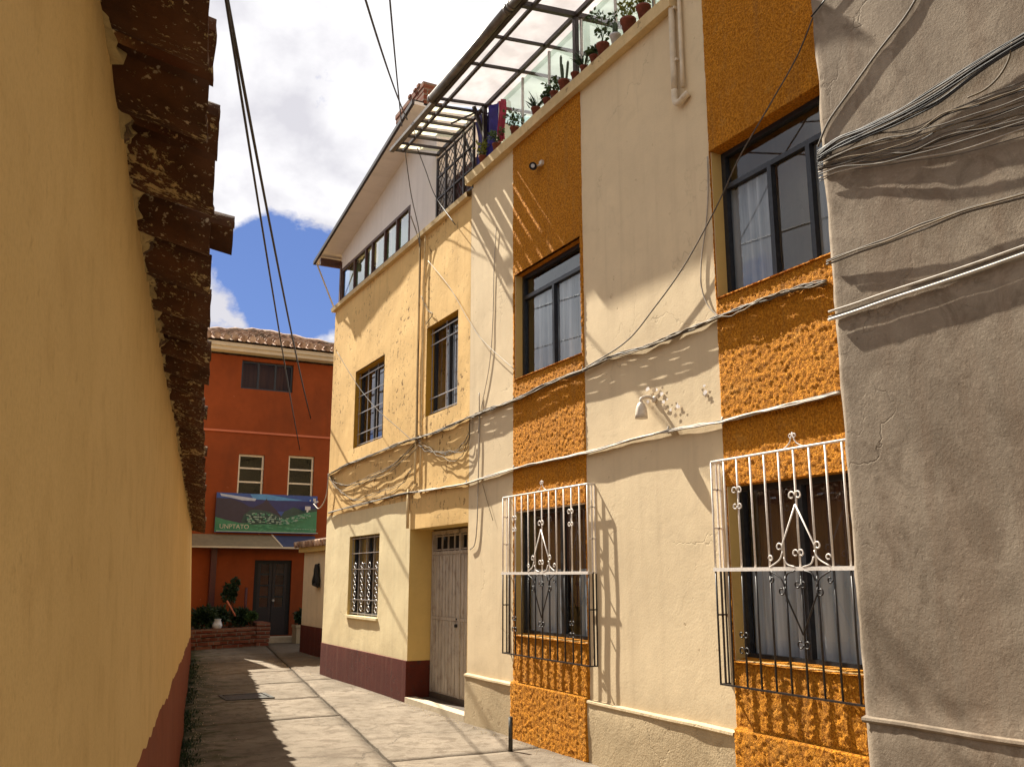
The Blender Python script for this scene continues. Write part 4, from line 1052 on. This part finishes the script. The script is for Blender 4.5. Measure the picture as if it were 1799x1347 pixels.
# overhead lines: from poles behind the viewer to the houses ahead
def overhead(pa, pb, da, sag, r, label, end):
    A = CAM + ray(*pa) * da; B = end; pts = []
    A2 = A + (A - B) * .25
    for i in range(41):
        t = i / 40; p = A2.lerp(B, t); p.z -= sag * 4 * t * (1 - t) - sag * 4 * .2 * .8 * (1 - t); pts.append(p)
    b = bm_(); tube(b, pts, r, 6); obj('overhead_cable', b, 'cableblack', label=label, cat='cable')
overhead((398, 0), 0, 6, .15, .011, 'overhead cable nearest the tile eave, ending on the burnt orange house', atY(527, 790, 23.95))
overhead((401, 0), 0, 7, .25, .015, 'thicker overhead cable right beside the eave line, ending at the orange house window', atY(546, 735, 23.95))
overhead((643, 0), 0, 7, .1, .010, 'overhead cable crossing the clouds towards the brick stack', atX(716, 212, 4.35))
overhead((685, 0), 0, 8, .05, .009, 'steeper overhead cable reaching the roof slope of the yellow house', atX(706, 222, 4.27))

# ------------------------------------------------------------------ low annex between yellow and orange houses
AN = thing('low_annex', (6, 18.5, 0), 'low cream lean-to with tiled roof and maroon base, behind the yellow house corner', 'annex')
b = bm_(); ax = 5.56
quad(b, [(ax, 15.7, 0), (ax, 20.5, 0), (ax, 20.5, 2.25), (ax, 15.7, 2.25)]); quad(b, [(ax, 20.5, 0), (8, 20.5, 0), (8, 20.5, 2.25), (ax, 20.5, 2.25)], flip=True)
obj('wall', b, 'cream', AN)
b = bm_(); box(b, (ax - .012, 15.7, 0), (8, 20.512, .58)); obj('dado', b, 'maroon', AN)
b = bm_(); box(b, (ax - .10, 15.7, 2.14), (ax + .4, 20.62, 2.25)); obj('eave_band', b, 'creamreveal', AN)
b = bm_()
for i in range(22):
    y = 15.8 + i * .23
    tube(b, [(ax - .20, y, 2.30), (ax + .6, y, 2.45), (8, y, 2.7)], [.07, .06, .06], 8)
quad(b, [(ax - .14, 15.7, 2.27), (ax - .14, 20.66, 2.27), (8, 20.66, 2.66), (8, 15.7, 2.66)])
obj('roof', b, 'rooftile', AN)
b = bm_(); q = atX(556, 1010, ax - .06)
for dy in (-.09, .12): tube(b, smoothpts([(q.x, q.y, q.z + .22), (q.x, q.y + dy * .6, q.z), (q.x, q.y + dy * 1.4, q.z - .2)], 5), [.045, .05, .055, .055, .05, .05, .055, .06, .06, .05, .04], 8)
tube(b, [(q.x, q.y - .16, q.z - .22), (q.x, q.y + .2, q.z - .18)], .04, 8); tube(b, [(q.x + .05, q.y, q.z + .24), (q.x, q.y, q.z + .2)], .02, 6)
obj('hanging_harness', b, 'black', label='dark looped strap hanging on the annex wall under its eave', cat='strap')

# ------------------------------------------------------------------ orange house at the end of the lane
YO = 24.0
OH = thing('orange_house', (5, YO, 0), 'three storey burnt orange house with tiled hip roof closing the lane', 'house')
OX0, OX1 = 2.95, 7.9
def P4(x, y, Y=YO): return atY(x, y, Y)
def R4(a, b_): p, q = P4(*a), P4(*b_); return (min(p.x, q.x), max(p.x, q.x), min(p.z, q.z), max(p.z, q.z))
T1 = R4((426, 632), (514, 690)); T2 = (4.68, 5.34, 3.45, 4.72); T3 = (5.97, 6.66, 3.45, 4.76); TD = (5.24, 6.19, .16, 2.03)
b = bm_()
def yfac(bm, x0, x1, z0, z1, holes, Y, dp=.12):
    xs = sorted(set([x0, x1] + [h[0] for h in holes] + [h[1] for h in holes] + [x0 + (x1 - x0) * i / 12 for i in range(13)])); zs = sorted(set([z0, z1] + [h[2] for h in holes] + [h[3] for h in holes] + [z0 + (z1 - z0) * i / 16 for i in range(17)]))
    for i in range(len(xs) - 1):
        for j in range(len(zs) - 1):
            xm, zm = (xs[i] + xs[i + 1]) / 2, (zs[j] + zs[j + 1]) / 2
            if any(h[0] < xm < h[1] and h[2] < zm < h[3] for h in holes): continue
            quad(bm, [(xs[i], Y, zs[j]), (xs[i + 1], Y, zs[j]), (xs[i + 1], Y, zs[j + 1]), (xs[i], Y, zs[j + 1])])
    for h in holes:
        a, c, d, e = h; box_in = [((a, d), (a, e)), ((c, e), (c, d)), ((a, e), (c, e)), ((c, d), (a, d))]
        for (p, q_) in box_in: quad(bm, [(p[0], Y, p[1]), (q_[0], Y, q_[1]), (q_[0], Y + dp, q_[1]), (p[0], Y + dp, p[1])])
yfac(b, OX0, OX1, 0, 7.30, [T1, T2, T3, TD], YO)
quad(b, [(OX0, YO, 0), (OX0, YO, 7.3), (OX0, YO + 5, 7.3), (OX0, YO + 5, 0)]); quad(b, [(OX1, YO, 0), (OX1, YO, 7.3), (OX1, YO + 5, 7.3), (OX1, YO + 5, 0)])
quad(b, [(OX0, YO + 5, 0), (OX1, YO + 5, 0), (OX1, YO + 5, 7.3), (OX0, YO + 5, 7.3)]); quad(b, [(OX0, YO, 7.3), (OX1, YO, 7.3), (OX1, YO + 5, 7.3), (OX0, YO + 5, 7.3)])
box(b, (OX0 + .05, YO + .9, 0), (OX1 - .05, YO + .95, 7.2))
obj('wall', b, 'terra', OH)
b = bm_(); box(b, (OX0 - .02, YO - .035, 5.27), (OX1, YO, 5.32)); obj('moulding', b, 'terrapale', OH)
b = bm_(); box(b, (OX0 - .15, YO - .30, 7.36), (OX1 + .2, YO + .02, 7.46)); box(b, (OX0 - .2, YO - .36, 7.46), (OX1 + .25, YO + .02, 7.56)); obj('fascia', b, 'fascia', OH)
# hip roof of round tiles
b = bm_(); apex = Vector((5.55, YO + 2.5, 8.62)); el = Vector((OX0 - .3, YO - .45, 7.6)); er = Vector((OX1 + .3, YO - .45, 7.6)); bl = Vector((OX0 - .3, YO + 5.4, 7.6)); br = Vector((OX1 + .3, YO + 5.4, 7.6))
for tri in ((el, er, apex), (er, br, apex), (br, bl, apex), (bl, el, apex)): b.faces.new([b.verts.new(p) for p in tri])
for (e0_, e1_, n_) in ((el, er, 25), (er, br, 25), (bl, el, 25)):
    for k in range(n_):
        t = (k + .5) / n_; p = e0_.lerp(e1_, t); inward = (apex - (e0_ + e1_) / 2)
        L_ = 1 - abs(2 * t - 1); segs = max(1, int(L_ * 9))
        for sgi in range(segs):
            a0 = sgi / 9; a1 = (sgi + 1) / 9 + .01; q0_ = p + inward * a0; q1_ = p + inward * min(a1, L_ + .02)
            tube(b, [q0_ + Vector((U(-.012, .012), 0, .075 + U(-.01, .012))), q1_ + Vector((0, 0, .02))], [.088, .064], 8)
for (q0_, q1_) in ((el, apex), (er, apex)): tube(b, [q0_.lerp(q1_, k / 10) + Vector((0, 0, .07 + .02 * (k % 2))) for k in range(11)], [.08 + .02 * (k % 2) for k in range(11)], 8)
obj('roof', b, 'rooftile', OH)
def ywin(T, mull, rails, fm, parent, Y=YO + .08, bw=.05, backing=None):
    b = bm_(); a, c, d, e = T
    box(b, (a, Y, d), (a + bw, Y + .04, e)); box(b, (c - bw, Y, d), (c, Y + .04, e)); box(b, (a + bw, Y, e - bw), (c - bw, Y + .04, e)); box(b, (a + bw, Y, d), (c - bw, Y + .04, d + bw))
    for m in mull: x = a + (c - a) * m; box(b, (x - bw / 2, Y - .004, d + bw), (x + bw / 2, Y + .036, e - bw))
    for m in rails: z = d + (e - d) * m; box(b, (a - .01, Y - .03, z - .02), (c + .01, Y - .006, z + .02))
    w = obj('window', b, fm, parent); b = bm_(); quad(b, [(a, Y + .02, d), (c, Y + .02, d), (c, Y + .02, e), (a, Y + .02, e)]); obj('pane', b, 'glassdull', w)
    if backing:
        b = bm_(); quad(b, [(a, Y + .3, d), (c, Y + .3, d), (c, Y + .3, e), (a, Y + .3, e)]); obj('curtain', b, backing, w)
ywin(T1, (.33, .66), (), 'frame', OH, backing='curtainbrown'); ywin(T2, (.96,), (.44, .72), 'alu', OH, backing='black'); ywin(T3, (.96,), (.44, .72), 'alu', OH, backing='black')  # black sheets behind the lower panes stand for unlit rooms, not curtains
do = thing('door', (0, 0, 0), None, None); do.parent = OH; do.location = Vector((5.7, YO, .16)) - OH.location
b = bm_(); a, c, d, e = TD; Y = YO + .05
for (x0_, x1_) in ((a, a + .10), (c - .10, c)): box(b, (x0_, Y, d), (x1_, Y + .06, e))
box(b, (a + .1, Y, e - .08), (c - .1, Y + .06, e)); obj('door_frame', b, 'black', do)
for (x0_, x1_) in ((a + .10, (a + c) / 2 - .005), ((a + c) / 2 + .005, c - .10)):
    b = bm_(); box(b, (x0_, Y + .01, d), (x0_ + .08, Y + .05, e - .08)); box(b, (x1_ - .08, Y + .01, d), (x1_, Y + .05, e - .08)); box(b, (x0_ + .08, Y + .012, d), (x1_ - .08, Y + .045, d + .65))
    for k in range(5): z = d + .65 + k * .28; box(b, (x0_ + .08, Y + .012, z), (x1_ - .08, Y + .045, z + .05))
    lf = obj('door_leaf', b, 'darkdoor', do)
    b = bm_(); quad(b, [(x0_ + .07, Y + .04, d + .6), (x1_ - .07, Y + .04, d + .6), (x1_ - .07, Y + .04, e - .1), (x0_ + .07, Y + .04, e - .1)]); obj('pane', b, 'glass', lf)
b = bm_(); tube(b, [((a + c) / 2 + .05, Y - .03, 1.02), ((a + c) / 2 + .05, Y + .01, 1.02)], .03, 8); obj('door_handle', b, 'alu', do)
b = bm_(); box(b, (5.1, YO - .45, 0.0), (6.75, YO + .1, .14)); obj('door_step', b, 'threshold', OH)
b = bm_(); box(b, (4.13, YO - .16, 0), (4.27, YO - .02, 2.3)); obj('pillar', b, 'darkred', OH)
# sloping awning under the banner
b = bm_(); aw = [P4(350, 940), P4(350, 964, YO - .5), P4(536, 968, YO - .5), P4(556, 941)]
xs0, xs1 = 3.1, 6.75; zt_, zb_ = 2.66, 2.34
quad(b, [(xs0, YO - .02, zt_), (5.62, YO - .02, zt_), (5.80, YO - .5, zb_), (xs0, YO - .5, zb_)], 0); quad(b, [(5.62, YO - .02, zt_), (xs1, YO - .02, zt_), (xs1, YO - .5, zb_), (5.80, YO - .5, zb_)], 1)
box(b, (xs0, YO - .53, zb_ - .03), (xs1, YO - .5, zb_ + .012), 2); bar(b, (5.62, YO - .03, zt_ + .01), (5.80, YO - .5, zb_ + .01), .03, mi=2)
M['awnbeige'] = flatc('beige_awning_sheet', (.2, .16, .10)); M['awnblue'] = flatc('navy_awning_sheet', (.045, .055, .12))
obj('awning', b, ['awnbeige', 'awnblue', 'fascia'], OH)

# banner with a mountain photograph, laid up in thin printed layers
BN = thing('banner', (5.4, YO - .12, 2.7), 'wide printed banner of green terraces and dark mountains hung on the orange house', 'banner')
bx0, bx1, bz0, bz1 = 4.17, 6.76, 2.71, 3.70; BYY = YO - .10
def bp(px, py): return (bx0 + (bx1 - bx0) * (px - 120) / (1740 - 120), bz1 - (bz1 - bz0) * (py - 150) / (795 - 150))
lay_n = [0]
def layer(bm, pts, mi):
    lay_n[0] += 1; Y = BYY - .0012 * lay_n[0]
    f = bm.faces.new([bm.verts.new((bp(*p)[0], Y, bp(*p)[1])) for p in pts]); f.material_index = mi
cols = [(.02, .07, .30), (.012, .02, .13), (.07, .26, .55), (.45, .48, .58), (.022, .016, .045), (.03, .19, .10), (.25, .36, .31), (.015, .055, .055), (.5, .48, .5), (.07, .30, .17)]
bm_mats = []
for i, c in enumerate(cols): M['ban%d' % i] = flatc('banner_print_%d' % i, c, .45); bm_mats.append('ban%d' % i)
b = bm_(); box(b, (bx0, BYY, bz0), (bx1, BYY + .02, bz1), 0)
layer(b, [(120, 240), (1740, 250), (1740, 430), (120, 430)], 1)
layer(b, [(640, 160), (900, 150), (1100, 180), (1500, 230), (1100, 250), (700, 240)], 2)
layer(b, [(170, 165), (420, 195), (740, 230), (720, 268), (520, 265), (330, 225), (190, 205)], 3)
layer(b, [(120, 240), (330, 240), (520, 300), (620, 360), (700, 380), (860, 290), (900, 225), (960, 300), (1060, 400), (1160, 520), (1200, 560), (700, 660), (400, 640), (120, 560)], 4)
layer(b, [(1120, 560), (1200, 430), (1350, 350), (1500, 400), (1740, 360), (1740, 600), (1200, 620)], 7)
layer(b, [(120, 550), (300, 600), (500, 640), (700, 640), (1140, 600), (1300, 520), (1560, 440), (1740, 410), (1740, 785), (120, 785)], 5)
layer(b, [(520, 620), (560, 500), (660, 420), (780, 412), (960, 440), (1110, 500), (1180, 560), (1150, 640), (700, 660)], 7)
for _ in range(150):
    if R() < .62: x = U(560, 1150); yc = 430 + abs(x - 820) * .28; y = U(yc, 640)
    else: x = U(1150, 1600); yc = 560 - (x - 1150) * .28; y = U(yc, yc + 90)
    w, h = U(12, 48), U(8, 22); layer(b, [(x, y), (x + w, y - U(-6, 10)), (x + w + 6, y + h), (x + 4, y + h)], 6 if R() < .7 else 9)
for _ in range(40): x, y = U(180, 1650), U(660, 760); layer(b, [(x, y), (x + U(40, 120), y - 4), (x + 60, y + 10)], 9)
layer(b, [(120, 776), (1730, 778), (1730, 792), (120, 792)], 6)
layer(b, [(1500, 340), (1590, 340), (1590, 400), (1560, 400), (1550, 440), (1525, 440), (1525, 400), (1500, 400)], 8)
for (x, y, r) in ((1650, 225, 36), (1665, 265, 30), (1580, 240, 16), (1700, 255, 22)):
    layer(b, [(x + r * cos(a * pi / 4) * (1 if a % 2 else .6), y + r * sin(a * pi / 4) * (1 if a % 2 else .6)) for a in range(8)], 8)
for k in range(9): x = 1340 + k * 42; layer(b, [(x, 722), (x + 28, 722), (x + 28, 731), (x, 731)], 6)
obj('print', b, bm_mats, BN)
cu = bpy.data.curves.new('lettering', 'FONT'); cu.body = 'UNPTATO'; cu.size = .155; cu.extrude = .002
lt = bpy.data.objects.new('lettering', cu); COL.objects.link(lt); lt.rotation_euler = (pi / 2, 0, 0); M['letter'] = flatc('pale_lettering', (.5, .47, .36)); cu.materials.append(M['letter'])
x_, z_ = bp(160, 742); bpy.context.view_layer.update(); me_ = bpy.data.meshes.new_from_object(lt.evaluated_get(bpy.context.evaluated_depsgraph_get())); bpy.data.objects.remove(lt); lt = bpy.data.objects.new('lettering', me_); COL.objects.link(lt); lt.rotation_euler = (pi / 2, 0, 0)
lt.parent = BN; lt.location = Vector((x_, BYY - .0012 * lay_n[0] - .012, z_)) - BN.location

# ------------------------------------------------------------------ planter, plants and bits before the orange house
PL = thing('brick_planter', (4.3, 22.4, 0), 'low rough brick planter along the left, before the orange house', 'planter')
b = bm_(); random.seed(5)
for row in range(5):
    x = 3.25 + (row % 2) * .12
    while x < 5.30:
        w = U(.20, .26); yy = 21.9 + (x - 3.25) * .45
        box(b, (x, yy + U(-.02, .02), .003 + row * .092), (min(x + w, 5.36), yy + .14, .003 + row * .092 + .078 + U(-.006, .004))); x += w + .014
for row in range(6):
    for k in range(3): box(b, (5.08 + U(-.02, .02), 22.62 + k * .3, .003 + row * .092), (5.38 + U(-.02, .02), 22.62 + k * .3 + .28, .08 + row * .092))
obj('brick_wall', b, 'brick', PL)
b = bm_(); quad(b, [(3.3, 22.0, .40), (5.3, 22.9, .40), (5.3, YO - .2, .42), (3.3, YO - .2, .42)]); obj('soil', b, 'dirtgap', PL)
def shrub(name, c, rad, n, label, mat='leafdark', ln=.12, w=.035, cat='plant', grp=None, trunk=None):
    t = thing(name, (c[0], c[1], trunk if trunk is not None else .42), label, cat, grp)
    b = bm_(); foliage(b, c, rad, n, ln, w)
    for _ in range(5): q_ = Vector(c) + Vector((U(-1, 1) * rad[0], U(-1, 1) * rad[1], U(-.3, .9) * rad[2])) * .6; foliage(b, q_, (rad[0] * .35, rad[1] * .35, rad[2] * .35), n // 8, ln, w)
    obj('foliage', b, mat, t)
    b = bm_()
    for k in range(4): tube(b, smoothpts([(c[0] + U(-.03, .03), c[1], trunk if trunk is not None else .40), (c[0] + U(-.06, .06), c[1], c[2] - rad[2] * .4), (c[0] + U(-.5, .5) * rad[0], c[1] + U(-.4, .4) * rad[1], c[2] + rad[2] * .4)], 3), .012, 5)
    obj('stems', b, 'stem', t)
q = atY(407, 1040, 23.2); shrub('small_tree', (q.x, 23.2, q.z), (.20, .18, .36), 420, 'small dark tree standing in the planter before the orange wall', cat='tree', ln=.09, w=.03)
q = atY(355, 1085, 22.6); shrub('shrub', (q.x, 22.6, q.z), (.32, .25, .30), 380, 'dark shrub at the left end of the planter against the ochre wall', ln=.16, w=.03, grp='shrubs in the planter')
q = atY(385, 1082, 23.0); shrub('shrub', (q.x, 23.0, q.z), (.25, .25, .20), 260, 'low leafy shrub behind the white pot in the planter', ln=.13, grp='shrubs in the planter')
q = atY(425, 1085, 23.2); shrub('shrub', (q.x, 23.2, q.z), (.30, .2, .22), 320, 'dark shrub at the right end of the planter beside the door', ln=.15, w=.03, grp='shrubs in the planter')
q = atY(443, 1083, 22.9); shrub('shrub', (q.x, 22.9, q.z), (.16, .14, .14), 160, 'small pale leaved plant on the brick corner of the planter', mat='leaf', ln=.09, grp='shrubs in the planter')
q = atY(532, 1086, 23.3); shrub('shrub', (q.x, 23.3, q.z), (.24, .2, .20), 260, 'dark plant in the box right of the orange house door', ln=.11, trunk=.3)
b = bm_(); box(b, (q.x - .2, 23.1, .0), (q.x + .35, 23.5, .42)); box(b, (q.x - .22, 23.08, .38), (q.x + .37, 23.52, .44))
obj('planter_box', b, 'base', label='beige box planter right of the orange house door', cat='planter')
q = atY(382, 1094, 22.35); b = bm_(); lathe(b, (q.x, 22.35, .42), [(.08, 0), (.115, .10), (.10, .13), (.07, .22), (.085, .24), (.06, .24)], 14)
obj('white_pot', b, 'whitepot', label='small white pot standing on the planter edge', cat='pot')
q = atY(404, 1065, 22.9); b = bm_(); tube(b, [(q.x + .12, 22.8, q.z - .22), (q.x - .08, 22.9, q.z + .14)], .022, 6)
obj('leaning_stick', b, 'terrapale', label='pale reddish stick leaning under the small tree', cat='stick')
q = atY(431, 1060, 23.6); b = bm_(); tube(b, [(q.x, 23.6, .42), (q.x, 23.6, 1.35)], .035, 7)
obj('stake', b, 'darkred', label='dark red stake standing left of the orange house door', cat='stake')

# ------------------------------------------------------------------ camera, light, sky
cam = bpy.data.cameras.new('camera'); co = bpy.data.objects.new('camera', cam); COL.objects.link(co); SC.camera = co
cam.sensor_fit = 'HORIZONTAL'; cam.sensor_width = 36; cam.lens = 36 * F / 1799; cam.clip_start = .02; cam.clip_end = 3000
co.location = CAM
from mathutils import Matrix
mw = Matrix((RT, UP, -FW)).transposed().to_4x4(); mw.translation = CAM; co.matrix_world = mw
sd = Vector((SUN_A, -SUN_B, -1)).normalized()
sl = bpy.data.lights.new('sun', 'SUN'); sl.energy = 5.0; sl.angle = radians(.53); sl.color = (1, .93, .80)
so = bpy.data.objects.new('sun', sl); COL.objects.link(so); so.rotation_euler = sd.to_track_quat('-Z', 'Y').to_euler()
W = bpy.data.worlds.new('World'); SC.world = W; W.use_nodes = True; n = W.node_tree; n.nodes.clear()
out = n.nodes.new('ShaderNodeOutputWorld'); bg = n.nodes.new('ShaderNodeBackground'); bg.inputs['Strength'].default_value = .10
sk = n.nodes.new('ShaderNodeTexSky'); sk.sky_type = 'NISHITA'; sk.sun_disc = False
sk.sun_elevation = math.asin(-sd.z); sk.sun_rotation = atan2(-sd.x, -sd.y); sk.altitude = 3400; sk.air_density = 1; sk.dust_density = .6
tc = n.nodes.new('ShaderNodeTexCoord'); v = tc.outputs['Generated']
sx = n.nodes.new('ShaderNodeSeparateXYZ'); L(n, v, sx.inputs[0])
zc = mth(n, 'ADD', mth(n, 'MAXIMUM', sx.outputs[2], 0), .45)
cb = n.nodes.new('ShaderNodeCombineXYZ'); L(n, mth(n, 'DIVIDE', sx.outputs[0], zc), cb.inputs[0]); L(n, mth(n, 'DIVIDE', sx.outputs[1], zc), cb.inputs[1]); cb.inputs[2].default_value = 2.7
cv = cb.outputs[0]
dirp = ray(515, 455).normalized()
dt = n.nodes.new('ShaderNodeVectorMath'); dt.operation = 'DOT_PRODUCT'; dt.inputs[1].default_value = dirp; nv = n.nodes.new('ShaderNodeVectorMath'); nv.operation = 'NORMALIZE'; L(n, v, nv.inputs[0]); L(n, nv.outputs[0], dt.inputs[0])
hole = ramp(n, dt.outputs['Value'], .9966, .9995)
f1 = tex(n, cv, 3.4, 10, .58, .15)
cover = mth(n, 'SUBTRACT', mth(n, 'ADD', mth(n, 'MULTIPLY', f1, 2.6), -.50), mth(n, 'MULTIPLY', hole, .56))
mask = ramp(n, cover, .42, .56)
f2 = tex(n, cv, 2.3, 8, .5, .3); f3 = tex(n, cv, 8, 8, .6, .2)
shade = ramp(n, mth(n, 'ADD', mth(n, 'MULTIPLY', f2, .82), mth(n, 'MULTIPLY', f3, .18)), .42, .56)
shade = mth(n, 'SUBTRACT', shade, mth(n, 'MULTIPLY', ramp(n, dt.outputs['Value'], .94, .985), .28))
skc = mixc(n, .8, sk.outputs[0], (.34, .60, 1.75, 1))
df = n.nodes.new('ShaderNodeVectorMath'); df.operation = 'DOT_PRODUCT'; df.inputs[1].default_value = Vector((.25, .9, .45)).normalized(); L(n, nv.outputs[0], df.inputs[0])
front = ramp(n, df.outputs['Value'], .35, .85, (.68, .67, .65, 1), (1, 1, 1, 1))      # cloud ahead left bright; unseen sky behind coloured darker to cut ambient light
mm = n.nodes.new('ShaderNodeVectorMath'); mm.operation = 'MULTIPLY'
cc = mixc(n, shade, (2.8, 2.75, 2.95, 1), (5.0, 4.95, 4.9, 1))
L(n, cc, mm.inputs[0]); L(n, front, mm.inputs[1]); L(n, mixc(n, mask, skc, mm.outputs[0]), bg.inputs['Color']); L(n, bg.outputs[0], out.inputs['Surface'])
SC.view_settings.view_transform = 'Standard'; SC.view_settings.look = 'None'; SC.view_settings.gamma = 1; SC.view_settings.exposure = 1.45
SC.cycles.max_bounces = 8; SC.cycles.diffuse_bounces = 5; SC.cycles.transparent_max_bounces = 16
